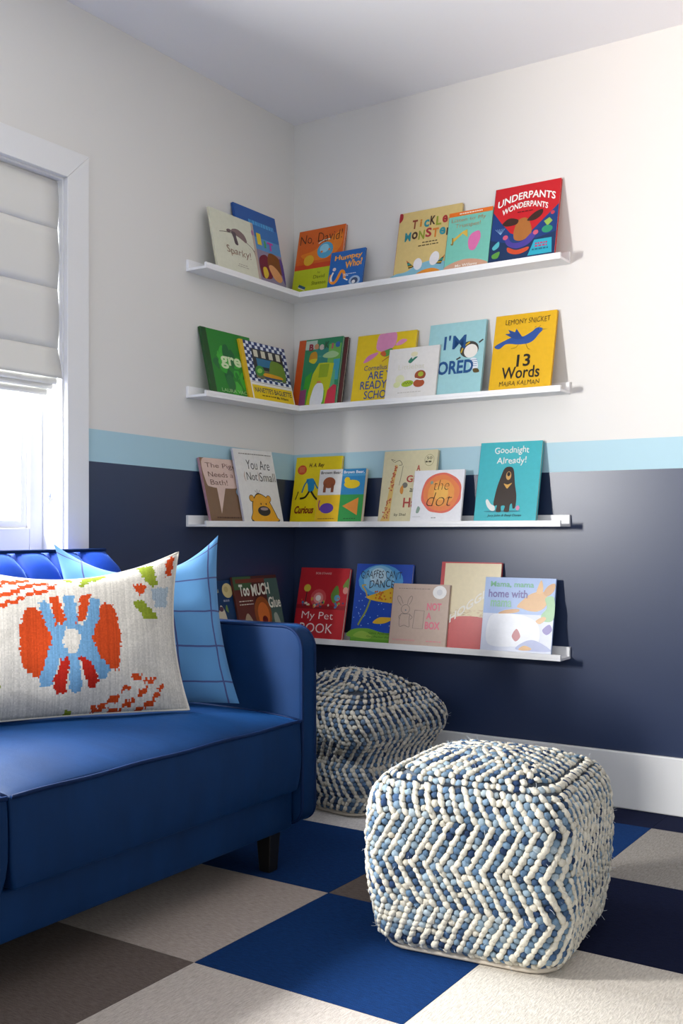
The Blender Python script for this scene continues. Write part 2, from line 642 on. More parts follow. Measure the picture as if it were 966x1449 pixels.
class Decor:
    """collects flat printed shapes in cover coordinates (0..1, 0..1)"""
    def __init__(self, w, h):
        self.w, self.h = w, h
        self.V, self.F, self.mi, self.mats = [], [], [], []
        self.layer = 0
        self.base, self.span = 0.0001, 0.0009
    def _add(self, pts, faces, color):
        m = print_mat(color)
        if m not in self.mats:
            self.mats.append(m)
        k = self.mats.index(m)
        b = len(self.V)
        self.layer += 1
        for p in pts:
            self.V.append((p[0], self.layer, p[1]))
        for q in faces:
            self.F.append(tuple(i + b for i in q))
            self.mi.append(k)
    def poly(self, pts, color):
        self._add([(p[0] * self.w, p[1] * self.h) for p in pts], [tuple(range(len(pts)))], color)
    def blob(self, pts, color):
        self.poly(smooth_closed(pts), color)
    def rect(self, x0, y0, x1, y1, color):
        self.poly([(x0, y0), (x1, y0), (x1, y1), (x0, y1)], color)
    def ell(self, cx, cy, rx, ry, color, rot=0.0, n=20):
        c, s = math.cos(rad(rot)), math.sin(rad(rot))
        pts = []
        for k in range(n):
            a = 2 * PI * k / n
            u, v = rx * self.w * math.cos(a), ry * self.h * math.sin(a)
            pts.append((cx * self.w + u * c - v * s, cy * self.h + u * s + v * c))
        self._add(pts, [tuple(range(n))], color)
    def line(self, pts, wid, color, curve=True):
        p = [(a * self.w, b * self.h) for a, b in pts]
        if curve and len(p) > 2:
            p = smooth_open(p)
        V, F = [], []
        for i in range(len(p)):
            a, b = p[max(0, i - 1)], p[min(len(p) - 1, i + 1)]
            dx, dy = b[0] - a[0], b[1] - a[1]
            L = math.hypot(dx, dy) or 1
            nx, ny = -dy / L * wid / 2, dx / L * wid / 2
            V += [(p[i][0] + nx, p[i][1] + ny), (p[i][0] - nx, p[i][1] - ny)]
        for i in range(len(p) - 1):
            F.append((2 * i, 2 * i + 1, 2 * i + 3, 2 * i + 2))
        self._add(V, F, color)
    def text(self, s, x0, y0, x1, y1, color, bold=0.0, shear=0.0, rise=0.0, arc=0.0, wob=0.0, serif=False):
        """lettering fitted to a box; rise tilts, arc bends, wob makes letters uneven"""
        V, F = text_mesh(s, bold, shear)
        if not V:
            return
        xs = [v[0] for v in V]
        ys = [v[1] for v in V]
        mx, Mx, my, My = min(xs), max(xs), min(ys), max(ys)
        pts = []
        for v in V:
            u = (v[0] - mx) / (Mx - mx)
            t = (v[1] - my) / ((My - my) or 1)
            y = y0 + (y1 - y0) * t + rise * u + arc * (1 - (2 * u - 1) ** 2) + wob * math.sin(u * len(s) * 2.3 + len(s))
            pts.append(((x0 + (x1 - x0) * u) * self.w, y * self.h))
        self._add(pts, F, color)
    def letters(self, s, x0, y0, x1, y1, colors, bold=0.02, wob=0.02, rise=0.0):
        n = len(s)
        st = (x1 - x0) / n
        for i, chh in enumerate(s):
            if chh == ' ':
                continue
            narrow = chh in 'ilI!.1,'
            a = x0 + i * st + (st * 0.32 if narrow else 0.04 * st)
            b = x0 + (i + 1) * st - (st * 0.32 if narrow else 0.10 * st)
            dy = wob * (1 if i % 2 else -1) + rise * i / max(1, n - 1)
            sm = 0.82 if chh.islower() else 1.0
            self.text(chh, a, y0 + dy, b, y0 + (y1 - y0) * sm + dy, colors[i % len(colors)], bold)
    def micro(self, x0, y0, x1, y1, color):
        x = x0
        rr = random.Random(int(x0 * 1000 + y0 * 777))
        while x < x1 - 0.01:
            wd = min(rr.uniform(0.02, 0.06), x1 - x)
            self.rect(x, y0 + (y1 - y0) * 0.2, x + wd, y1, color)
            x += wd + 0.012
    def build(self, name, parent):
        if not self.V:
            return None
        me = bpy.data.meshes.new(name)
        k = self.span / self.layer
        y0 = 0.012
        g = 1 - y0 / self.h
        me.from_pydata([(v[0], -self.base - k * v[1], v[2] if v[2] < 0.0005 else min(self.h, y0 + g * v[2])) for v in self.V], [], self.F)
        for m in self.mats:
            me.materials.append(m)
        me.polygons.foreach_set('material_index', self.mi)
        me.update()
        o = bpy.data.objects.new(name, me)
        COL.objects.link(o)
        o.parent = parent
        return o

# ------------------------------------------------------------------ books
def make_book(label, side, row, u0, u1, D, dt, t, h, cover, spine, design, pages=True, group='picture books on the ledges', board=False):
    w = u1 - u0
    th = math.asin((D - dt) / h)
    zb = LZ[row] + 0.009 + t * math.sin(th) + 0.0004
    e = empty('picture_book')
    if side == 'R':
        e.matrix_world = Matrix.Translation((u0, -D, zb)) @ Matrix.Rotation(-th, 4, 'X')
    else:
        e.matrix_world = Matrix.Translation((D, u0, zb)) @ Matrix.Rotation(PI / 2, 4, 'Z') @ Matrix.Rotation(-th, 4, 'X')
    tag(e, label, 'book', group)
    c = 0.0018
    m0, m1 = print_mat(cover), print_mat(spine)
    V, F = join([box_data(0, w, 0, c, 0, h), box_data(0, w, t - c, t, 0, h)])
    V2, F2 = box_data(-0.0012, c, 0.0003, t - 0.0003, 0.0, h)
    k = len(V)
    me = bpy.data.meshes.new('cover')
    me.from_pydata(V + V2, [], F + [tuple(i + k for i in q) for q in F2])
    me.materials.append(m0)
    me.materials.append(m1)
    me.polygons.foreach_set('material_index', [0] * len(F) + [1] * len(F2))
    co = bpy.data.objects.new('cover', me)
    COL.objects.link(co)
    co.parent = e
    bevel(co, 0.0004, 1)
    ins = 0.0 if board else 0.003
    box('pages', c, w - ins, c, t - c, ins, h - ins, M['paper'], e, 0, True)
    il = Decor(w, h)
    tl = Decor(w, h)
    tl.base, tl.span = 0.0011, 0.0002
    design(il, tl)
    for q in (il.build('cover_illustration', co), tl.build('title_lettering', co)):
        if q:
            q['kind'] = 'stuff'
    return e

DK = '#2b2522'
def d_sloth(i, t):
    i.line([(0.16, 0.63), (0.3, 0.66), (0.5, 0.67), (0.75, 0.60), (0.9, 0.52), (1.0, 0.42)], 0.0022, '#5b4a44')
    i.line([(0.90, 0.52), (0.95, 0.40), (0.96, 0.0)], 0.0040, '#8d7a6e')
    i.rect(0.945, 0.0, 1.0, 0.99, '#b9a596')
    i.ell(0.96, 0.82, 0.03, 0.05, '#a86f9c')
    i.blob([(0.43, 0.70), (0.48, 0.755), (0.6, 0.775), (0.73, 0.72), (0.78, 0.63), (0.76, 0.58), (0.68, 0.61), (0.56, 0.655), (0.47, 0.66)], '#7d6663')
    i.blob([(0.44, 0.70), (0.47, 0.60), (0.49, 0.50), (0.56, 0.50), (0.54, 0.62), (0.53, 0.70)], '#54454a')
    i.ell(0.38, 0.70, 0.055, 0.028, '#6a585a', 10)
    t.text('Sparky!', 0.27, 0.27, 0.82, 0.43, '#7c4a38', -0.012, 0.0, 0, 0, 0.008)
    t.micro(0.5, 0.155, 0.72, 0.168, '#9a8f84')
    t.micro(0.47, 0.12, 0.74, 0.133, '#9a8f84')

def d_bluekid(i, t):
    i.rect(0, 0.62, 1, 0.8, '#2e6fb4')
    i.rect(0, 0.45, 1, 0.62, '#5590c4')
    i.rect(0, 0.0, 1, 0.45, '#8a8198')
    i.blob([(0.42, 0.32), (0.6, 0.40), (0.7, 0.28), (0.68, 0.1), (0.5, 0.06), (0.42, 0.1)], '#6e1f35')
    i.blob([(0.62, 0.26), (0.66, 0.42), (0.8, 0.45), (0.95, 0.38), (0.98, 0.18), (0.86, 0.2), (0.72, 0.25)], '#7a4a20')
    i.blob([(0.63, 0.24), (0.72, 0.28), (0.86, 0.22), (0.93, 0.12), (0.85, 0.06), (0.72, 0.1)], '#d79a64')
    i.blob([(0.48, 0.2), (0.56, 0.22), (0.6, 0.14), (0.54, 0.07), (0.48, 0.08)], '#d8b832')
    i.blob([(0.93, 0.40), (1.0, 0.36), (1.0, 0.06), (0.95, 0.14)], '#56408a')
    i.rect(0.44, 0.52, 0.54, 0.68, '#e0c41c')
    t.micro(0.3, 0.77, 0.9, 0.84, '#4fa3dd')
    t.text('I', 0.60, 0.50, 0.64, 0.60, '#3d9a54', 0.04)
    t.text('T', 0.68, 0.485, 0.82, 0.60, '#c23fa0', 0.04)

def d_orange(i, t):
    i.rect(0, 0, 1, 0.36, '#b4bf22')
    i.rect(0.0, 0.36, 1, 0.44, '#c8441c')
    i.blob([(0.1, 0.6), (0.4, 0.66), (0.9, 0.9), (0.95, 0.66), (0.7, 0.5), (0.3, 0.5)], '#e07c1e')
    i.ell(0.62, 0.63, 0.17, 0.13, '#4f9fc4')
    i.ell(0.60, 0.66, 0.10, 0.07, '#8fc9df')
    i.line([(0.46, 0.75), (0.55, 0.79), (0.72, 0.80)], 0.004, '#d6d8cc')
    i.ell(0.55, 0.61, 0.025, 0.018, '#d9783a')
    i.ell(0.71, 0.63, 0.025, 0.018, '#d9783a')
    i.ell(0.29, 0.50, 0.11, 0.085, '#d8a92a')
    i.poly([(0.13, 0.09), (0.28, 0.035), (0.3, 0.07), (0.15, 0.13)], '#2d5570')
    i.poly([(0.13, 0.075), (0.28, 0.02), (0.28, 0.035), (0.13, 0.09)], '#e6e0d0')
    t.text('No, David!', 0.05, 0.75, 0.95, 0.92, '#4a2a10', -0.01, 0, 0.0, 0, 0.01)
    t.text('by', 0.52, 0.26, 0.58, 0.30, '#5f6a14')
    t.text('David', 0.44, 0.19, 0.68, 0.245, '#5f6a14')
    t.text('Shannon', 0.42, 0.09, 0.72, 0.15, '#5f6a14')

def d_humpty(i, t):
    i.line([(0.08, 0.36), (0.06, 0.2), (0.16, 0.11), (0.26, 0.2), (0.36, 0.42), (0.44, 0.38), (0.48, 0.2)], 0.012, '#e58c1e')
    i.line([(0.13, 0.42), (0.08, 0.28), (0.1, 0.16)], 0.007, '#ece4dc')
    i.ell(0.15, 0.50, 0.05, 0.05, '#d9c6b8')
    i.line([(0.47, 0.2), (0.58, 0.14)], 0.005, '#ece4dc')
    i.ell(0.78, 0.10, 0.16, 0.14, '#9fb6d0')
    i.ell(0.78, 0.10, 0.10, 0.09, '#39496a')
    i.ell(0.76, 0.07, 0.05, 0.05, '#dcdcdc')
    t.text('Humpty', 0.13, 0.70, 0.93, 0.88, '#f0a43a', 0.03, 0, 0.02, 0.0, 0.012)
    t.text('Who?', 0.46, 0.48, 0.95, 0.68, '#f0a43a', 0.03, 0, 0.05, 0.0, 0.012)
    t.micro(0.45, 0.30, 0.8, 0.325, '#dfe6f2')
    t.micro(0.45, 0.26, 0.6, 0.285, '#dfe6f2')

def d_tickle(i, t):
    i.blob([(0, 0.86), (0.05, 0.9), (0.05, 0.98), (0, 1.0)], '#a3242c')
    i.blob([(0.02, 0.0), (0.04, 0.055), (0.2, 0.07), (0.35, 0.14), (0.55, 0.19), (0.75, 0.17), (0.9, 0.11), (1.0, 0.1), (1.0, 0.0)], '#7fb4c8')
    i.blob([(0.38, 0.0), (0.46, 0.055), (0.6, 0.075), (0.7, 0.05), (0.74, 0.0)], '#d98a2a')
    for x, s in ((0.22, 1), (0.78, -1)):
        i.poly([(x - 0.03 * s, 0.25), (x + 0.02 * s, 0.115), (x + 0.11 * s, 0.13)], '#2d2a26')
        i.poly([(x - 0.03 * s, 0.25), (x - 0.015 * s, 0.21), (x + 0.015 * s, 0.21)], '#b65a24')
        i.poly([(x - 0.012 * s, 0.20), (x + 0.002 * s, 0.165), (x + 0.055 * s, 0.168), (x + 0.025 * s, 0.20)], '#2f8a80')
        i.poly([(x + 0.006 * s, 0.15), (x + 0.014 * s, 0.135), (x + 0.09 * s, 0.14), (x + 0.07 * s, 0.155)], '#c9a32a')
    i.ell(0.385, 0.165, 0.07, 0.09, '#dedcdf', 6)
    i.ell(0.645, 0.215, 0.075, 0.105, '#dedcdf', -10)
    t.letters('TicKLe', 0.22, 0.73, 0.80, 0.87, ['#8a3a2a', '#c9822a', '#2f8a94', '#4a3428', '#8f9a30', '#a83236'], 0.03, 0.01, 0.0)
    t.letters('MoNSTer', 0.12, 0.55, 0.90, 0.69, ['#2f8a94', '#4a3428', '#8f9a30', '#a83236', '#d07a2a', '#2f8a94', '#4a3428'], 0.03, 0.01, 0.0)
    t.micro(0.42, 0.475, 0.66, 0.495, '#5f5236')
    t.micro(0.36, 0.43, 0.7, 0.45, '#5f5236')

def d_trumpet(i, t):
    i.rect(0, 0.925, 1, 1, '#e0701c')
    i.blob([(0.04, 0.0), (0.15, 0.09), (0.5, 0.14), (0.85, 0.085), (0.95, 0.0)], '#c79a80')
    i.blob([(0.50, 0.44), (0.55, 0.30), (0.66, 0.28), (0.74, 0.38), (0.78, 0.50), (0.74, 0.6), (0.64, 0.6), (0.54, 0.55)], '#d66fa6')
    i.poly([(0.48, 0.52), (0.36, 0.60), (0.18, 0.48), (0.12, 0.44), (0.12, 0.53), (0.18, 0.54), (0.36, 0.64), (0.46, 0.66)], '#d7b24a')
    i.line([(0.10, 0.44), (0.15, 0.43), (0.13, 0.55)], 0.004, '#8a6a20')
    t.micro(0.24, 0.945, 0.78, 0.972, '#f4e6d8')
    t.text('Listen to My', 0.07, 0.80, 0.86, 0.885, '#b08a64', -0.005)
    t.text('Trumpet!', 0.17, 0.69, 0.75, 0.785, '#b08a64', -0.005)
    t.text('Mo Willems', 0.26, 0.012, 0.76, 0.06, '#eee6dc', 0.01)

def d_red(i, t):
    i.poly([(0, 0), (1, 0), (1, 0.66), (0.78, 0.48), (0.6, 0.33), (0.45, 0.3), (0.3, 0.36), (0.14, 0.52), (0.0, 0.68)], '#173a78')
    i.poly([(0, 0), (1, 0), (1, 0.3), (0.7, 0.24), (0.3, 0.22), (0.0, 0.3)], '#123058')
    i.blob([(0.36, 0.42), (0.4, 0.52), (0.52, 0.54), (0.6, 0.44), (0.62, 0.31), (0.5, 0.24), (0.38, 0.26), (0.35, 0.34)], '#a9692e')
    i.blob([(0.16, 0.5), (0.26, 0.565), (0.4, 0.53), (0.38, 0.47), (0.24, 0.46)], '#3a2018')
    i.blob([(0.54, 0.5), (0.64, 0.59), (0.76, 0.62), (0.76, 0.55), (0.66, 0.49)], '#3a2018')
    i.blob([(0.22, 0.3), (0.27, 0.2), (0.42, 0.14), (0.6, 0.18), (0.7, 0.3), (0.64, 0.33), (0.5, 0.23), (0.34, 0.23), (0.26, 0.33)], '#493c94')
    i.blob([(0.28, 0.17), (0.42, 0.12), (0.6, 0.14), (0.58, 0.09), (0.44, 0.06), (0.3, 0.1)], '#c84a26')
    i.ell(0.23, 0.31, 0.04, 0.032, '#c95a72')
    i.ell(0.69, 0.32, 0.04, 0.032, '#c95a72')
    i.poly([(0.6, 0.02), (0.68, 0.22), (0.94, 0.22), (0.96, 0.02)], '#29a5bd')
    i.blob([(0.04, 0.2), (0.13, 0.27), (0.14, 0.2), (0.07, 0.16)], '#55b3bd')
    i.blob([(0.05, 0.1), (0.16, 0.13), (0.14, 0.05), (0.06, 0.05)], '#5c9a3e')
    i.poly([(0.8, 0.45), (0.88, 0.49), (0.93, 0.44), (0.86, 0.38)], '#8fb048')
    i.ell(0.86, 0.34, 0.08, 0.05, '#2a8f6a')
    i.ell(0.92, 0.55, 0.03, 0.025, '#b83a4a')
    for k in range(6):
        i.line([(0.06 + 0.03 * k, 0.44), (0.15, 0.36)], 0.0012, '#8fb6e0', False)
    t.text('UNDERPANTS', 0.06, 0.72, 0.94, 0.82, '#eef0ea', 0.02, 0, 0.0, 0.08, 0.0)
    t.text('WONDERPANTS', 0.14, 0.61, 0.84, 0.69, '#eef0ea', 0.02, 0, 0.0, 0.075, 0.0)
    t.micro(0.38, 0.62, 0.62, 0.635, '#5c1016')
    t.micro(0.70, 0.15, 0.88, 0.175, '#b43a6a')
    t.micro(0.70, 0.115, 0.88, 0.14, '#b43a6a')
    t.micro(0.66, 0.075, 0.9, 0.1, '#1d6a80')

def d_green(i, t):
    i.rect(0.0, 0, 0.1, 1, '#1e4a20')
    rr = random.Random(3)
    for k in range(26):
        x, y = rr.uniform(0.18, 0.95), rr.uniform(0.1, 0.95)
        r = rr.uniform(0.04, 0.10)
        pts = [(min(0.99, max(0.1, x + rr.uniform(0.6, 1.2) * r * math.cos(a))), min(0.99, max(0.01, y + rr.uniform(0.8, 1.8) * r * math.sin(a)))) for a in np.linspace(0, 2 * PI, 8)[:-1]]
        i.blob(pts, rr.choice(['#2f9a2c', '#3aa532', '#1f7a2c', '#266b38', '#45ac3a', '#1a6030']))
    t.text('green', 0.28, 0.40, 1.0, 0.60, '#cfe0b4', 0.03)
    t.text('LAURA VACCARO', 0.2, 0.03, 0.98, 0.085, '#9cc98a', 0.01)

def d_check(i, t):
    n, m = 15, 12
    i.rect(0.07, 0.30, 1, 1, '#26386e')
    for a in range(n):
        for b in range(m):
            if (a + b) % 2 == 0:
                x = 0.07 + 0.93 * a / n
                y = 0.30 + 0.70 * b / m
                if 0.2 < x < 0.86 and 0.36 < y < 0.82:
                    continue
                i.rect(x, y, x + 0.93 / n * 0.92, y + 0.70 / m * 0.92, '#dfe6f0')
    i.rect(0.0, 0, 0.075, 1, '#d8b01c')
    i.rect(0.22, 0.37, 0.90, 0.88, '#2c2c30')
    i.rect(0.30, 0.58, 0.68, 0.72, '#2f6f94')
    i.rect(0.24, 0.37, 0.89, 0.52, '#6f6a4a')
    i.blob([(0.55, 0.4), (0.6, 0.68), (0.72, 0.72), (0.88, 0.66), (0.88, 0.4)], '#6c8a34')
    i.ell(0.33, 0.50, 0.10, 0.09, '#3c8a34', 20)
    i.ell(0.33, 0.50, 0.06, 0.04, '#8ebf5a', 20)
    for k in range(4):
        x = 0.26 + 0.165 * k
        i.rect(x, 0.74, x + 0.09, 0.86, '#d2cdb8')
    i.blob([(0.42, 0.42), (0.46, 0.48), (0.78, 0.46), (0.8, 0.41)], '#d79a24')
    i.rect(0.42, 0.38, 0.8, 0.41, '#2a3a6e')
    i.rect(0.075, 0, 1, 0.305, '#e6e2dc')
    i.rect(0.1, 0.0, 0.98, 0.24, '#e4c31c')
    i.rect(0.1, 0.285, 0.98, 0.29, '#1c2030')
    t.text("NANETTE'S BAGUETTE", 0.14, 0.115, 0.95, 0.205, '#23304f', 0.015)
    t.micro(0.28, 0.055, 0.58, 0.08, '#6a5a1c')
    t.text('Mo Willems', 0.6, 0.045, 0.86, 0.09, '#2a2418', 0.02)

def d_friend(i, t):
    i.rect(0, 0, 0.155, 1, '#bf4f1c')
    i.rect(0.155, 0, 1, 1, '#2b7f58')
    i.rect(0.16, 0.84, 0.42, 0.98, '#a8bcae')
    i.rect(0.40, 0.62, 0.75, 0.86, '#2f7f74')
    i.rect(0.70, 0.5, 0.98, 0.9, '#6aa64a')
    i.blob([(0.28, 0.66), (0.3, 0.78), (0.42, 0.80), (0.46, 0.70), (0.4, 0.64)], '#b8841c')
    i.blob([(0.28, 0.66), (0.32, 0.69), (0.46, 0.69), (0.4, 0.62)], '#c9b924')
    i.blob([(0.58, 0.72), (0.66, 0.77), (0.8, 0.79), (0.94, 0.74), (0.86, 0.69), (0.68, 0.69)], '#9dc08c')
    i.poly([(0.86, 0.35), (0.98, 0.35), (0.98, 0.66), (0.84, 0.66)], '#3a93a8')
    i.poly([(0.76, 0.24), (0.92, 0.24), (0.9, 0.5), (0.78, 0.5)], '#59a376')
    i.poly([(0.3, 0.0), (0.4, 0.46), (0.52, 0.62), (0.66, 0.62), (0.86, 0.60), (0.82, 0.26), (0.74, 0.0)], '#b4b91c')
    i.poly([(0.54, 0.4), (0.54, 0.6), (0.76, 0.6), (0.74, 0.4)], '#8aa31c')
    i.poly([(0.2, 0.0), (0.24, 0.42), (0.38, 0.5), (0.32, 0.0)], '#3e9a2c')
    i.poly([(0.66, 0.0), (0.68, 0.2), (0.72, 0.2), (0.74, 0.0)], '#62a82c')
    i.poly([(0.155, 0.0), (0.155, 0.22), (0.3, 0.24), (0.3, 0.0)], '#83406a')
    i.poly([(0.74, 0.0), (0.78, 0.2), (0.9, 0.28), (0.97, 0.26), (0.98, 0.0)], '#bf3348')
    i.blob([(0.42, 0.0), (0.44, 0.2), (0.5, 0.3), (0.58, 0.315), (0.66, 0.29), (0.70, 0.15), (0.66, 0.0)], '#d9dce2')
    i.poly([(0.51, 0.32), (0.535, 0.35), (0.56, 0.335), (0.585, 0.355), (0.62, 0.32)], '#d77a58')
    t.letters('BeeKle', 0.24, 0.83, 0.96, 0.935, ['#8a2a3c', '#c08a64', '#b8b0a8', '#2f5a40', '#a85a5a', '#2a5f9a'], 0.05, 0.008, 0.0)

def d_plain(i, t):
    i.rect(0.0, 0, 1, 1, '#5b2f2f')

def d_pig(i, t):
    i.blob([(0.34, 0.78), (0.36, 0.97), (0.45, 0.997), (0.65, 0.997), (0.66, 0.82), (0.55, 0.73), (0.44, 0.72)], '#d98cb4')
    i.blob([(0.14, 0.58), (0.22, 0.68), (0.38, 0.72), (0.34, 0.66), (0.22, 0.59)], '#d07cae')
    i.blob([(0.66, 0.8), (0.75, 0.88), (0.85, 0.86), (0.76, 0.8)], '#d98cb4')
    i.blob([(0.42, 0.7), (0.5, 0.64), (0.62, 0.68), (0.6, 0.76)], '#5a9a4a')
    i.blob([(0.42, 0.7), (0.48, 0.645), (0.52, 0.67), (0.48, 0.73)], '#c9592e')
    i.line([(0.46, 0.57), (0.62, 0.66)], 0.003, '#a85a2a', False)
    t.text('Cornelius', 0.17, 0.45, 0.56, 0.525, '#3a4478', 0.005)
    t.text('ARE YOU', 0.25, 0.31, 0.86, 0.43, '#274690', 0.008)
    t.text('READY FOR', 0.14, 0.165, 0.9, 0.29, '#274690', 0.008)
    t.text('SCHOOL?', 0.22, 0.02, 0.82, 0.14, '#274690', 0.008)

def d_white(i, t):
    i.blob([(0.40, 0.72), (0.45, 0.68), (0.52, 0.74), (0.58, 0.80), (0.53, 0.80), (0.48, 0.765), (0.46, 0.8)], '#2f7a62')
    i.ell(0.51, 0.86, 0.07, 0.05, '#e0d9b4')
    i.ell(0.27, 0.37, 0.09, 0.09, '#dfe0b8')
    i.ell(0.22, 0.26, 0.07, 0.06, '#dbe0a8')
    i.ell(0.43, 0.27, 0.12, 0.065, '#9ab52c', 6)
    for k in range(7):
        i.ell(0.36 + 0.025 * k, 0.27 + 0.02 * (k % 2), 0.008, 0.012, '#3c5218')
    i.ell(0.67, 0.42, 0.11, 0.10, '#96482a')
    i.ell(0.66, 0.26, 0.11, 0.08, '#a8502c')
    i.ell(0.68, 0.44, 0.055, 0.05, '#a3ad2e')
    i.line([(0.58, 0.36), (0.68, 0.33), (0.76, 0.34)], 0.005, '#e9e6e0')
    t.text('Littlebat', 0.22, 0.56, 0.74, 0.66, '#d8d5c0', -0.01)
    t.micro(0.25, 0.08, 0.72, 0.1, '#c0bcb4')

def d_bored(i, t):
    t.text("I'M", 0.28, 0.62, 0.67, 0.82, '#1b4f86', 0.008)
    t.text('BORED', 0.08, 0.27, 0.84, 0.46, '#1b4f86', 0.03)
    i.ell(0.74, 0.60, 0.165, 0.115, '#3c3a36')
    i.ell(0.77, 0.575, 0.12, 0.095, '#e9e4dc', 0)
    i.line([(0.60, 0.56), (0.64, 0.64), (0.74, 0.70)], 0.005, '#c9a92a')
    i.line([(0.9, 0.68), (0.97, 0.72)], 0.006, '#3c3a36', False)
    i.line([(0.6, 0.5), (0.53, 0.47)], 0.006, '#3c3a36', False)
    i.blob([(0.78, 0.46), (0.88, 0.46), (0.92, 0.33), (0.80, 0.33)], '#dfe4ea')
    for k in range(4):
        i.line([(0.80, 0.36 + 0.028 * k), (0.90, 0.36 + 0.028 * k)], 0.0018, '#35689c', False)
    i.blob([(0.84, 0.32), (0.92, 0.32), (0.95, 0.27), (0.86, 0.27)], '#5a4a24')

def d_bird(i, t):
    i.blob([(0.02, 0.585), (0.2, 0.66), (0.36, 0.7), (0.48, 0.685), (0.62, 0.74), (0.68, 0.78), (0.74, 0.785), (0.8, 0.755), (0.74, 0.70), (0.66, 0.62), (0.56, 0.585), (0.4, 0.585), (0.3, 0.60), (0.2, 0.6), (0.1, 0.545)], '#274f96')
    i.poly([(0.78, 0.76), (0.88, 0.755), (0.78, 0.745)], '#8a7a30')
    i.poly([(0.30, 0.68), (0.18, 0.74), (0.26, 0.745), (0.22, 0.80), (0.34, 0.755), (0.36, 0.80), (0.46, 0.69), (0.52, 0.66), (0.4, 0.65)], '#1f4488')
    i.ell(0.72, 0.765, 0.008, 0.006, '#10182c')
    i.line([(0.66, 0.79), (0.68, 0.805)], 0.0012, '#222222', False)
    i.line([(0.72, 0.79), (0.76, 0.81)], 0.0012, '#222222', False)
    i.line([(0.42, 0.585), (0.38, 0.545), (0.30, 0.535)], 0.0012, '#4a3a10')
    i.line([(0.54, 0.585), (0.58, 0.52), (0.62, 0.5)], 0.0012, '#4a3a10')
    t.text('LEMONY SNICKET', 0.17, 0.86, 0.90, 0.93, '#3a2f10', -0.005, 0, 0, 0, 0.006)
    t.text('13', 0.42, 0.28, 0.64, 0.445, '#1c180e', 0.02)
    t.text('Words', 0.19, 0.125, 0.81, 0.285, '#1c180e', 0.012)
    t.text('MAIRA KALMAN', 0.17, 0.035, 0.82, 0.095, '#4a3c12', -0.004, 0, 0, 0, 0.006)

def d_bubble(i, t):
    i.blob([(0.05, 0.98), (0.05, 0.60), (0.15, 0.53), (0.4, 0.515), (0.75, 0.53), (0.95, 0.62), (0.99, 0.75), (0.98, 0.98), (0.5, 0.995)], '#d8bcb0')
    i.poly([(0.26, 0.54), (0.26, 0.1), (0.46, 0.54)], '#d8bcb0')
    i.ell(0.82, 0.46, 0.14, 0.09, '#9fbcd2')
    i.blob([(0.72, 0.32), (0.82, 0.20), (0.95, 0.17), (1.0, 0.18), (1.0, 0.36), (0.86, 0.345)], '#93a08c')
    t.text('The Pigeon', 0.09, 0.82, 0.98, 0.92, '#6e4f44', -0.008)
    t.text('Needs a', 0.12, 0.695, 0.68, 0.775, '#6e4f44', -0.008)
    t.text('Bath!', 0.14, 0.565, 0.52, 0.65, '#6e4f44', -0.008)
    t.text("I do", 0.76, 0.475, 0.88, 0.505, '#4a5a6c')
    t.text("not!", 0.77, 0.425, 0.88, 0.455, '#4a5a6c')
    t.micro(0.14, 0.025, 0.9, 0.05, '#5a3f32')

def d_small(i, t):
    i.blob([(0.22, -0.0), (0.235, 0.12), (0.27, 0.26), (0.36, 0.35), (0.44, 0.385), (0.55, 0.37), (0.68, 0.31), (0.78, 0.18), (0.86, 0.05), (0.87, -0.0)], '#2a2016')
    i.ell(0.27, 0.31, 0.065, 0.05, '#2a2016')
    i.ell(0.70, 0.31, 0.065, 0.05, '#2a2016')
    i.ell(0.27, 0.31, 0.055, 0.042, '#d99a24')
    i.ell(0.70, 0.31, 0.055, 0.042, '#d99a24')
    i.blob([(0.235, 0.003), (0.25, 0.12), (0.285, 0.25), (0.37, 0.34), (0.45, 0.37), (0.55, 0.358), (0.67, 0.30), (0.765, 0.175), (0.84, 0.05), (0.855, 0.003)], '#e0a220')
    for a, b in ((0.38, 0.42), (0.43, 0.44), (0.5, 0.43)):
        i.line([(0.45, 0.37), (a, b)], 0.0016, '#3a2c18', False)
    i.ell(0.535, 0.135, 0.16, 0.07, '#2c2528')
    i.ell(0.545, 0.165, 0.10, 0.022, '#9c8a88')
    i.ell(0.48, 0.235, 0.014, 0.014, '#2c2528')
    i.ell(0.61, 0.235, 0.014, 0.014, '#2c2528')
    t.micro(0.12, 0.925, 0.95, 0.94, '#8c8680')
    t.text('You Are', 0.27, 0.72, 0.86, 0.85, '#2c2a28', -0.012)
    t.text('Not', 0.235, 0.565, 0.50, 0.675, '#2c2a28', -0.012)
    t.text('(', 0.17, 0.54, 0.205, 0.69, '#b07a58', -0.02)
    t.text(')', 0.515, 0.54, 0.55, 0.69, '#b07a58', -0.02)
    t.text('Small', 0.56, 0.555, 0.96, 0.68, '#2c2a28', -0.012)

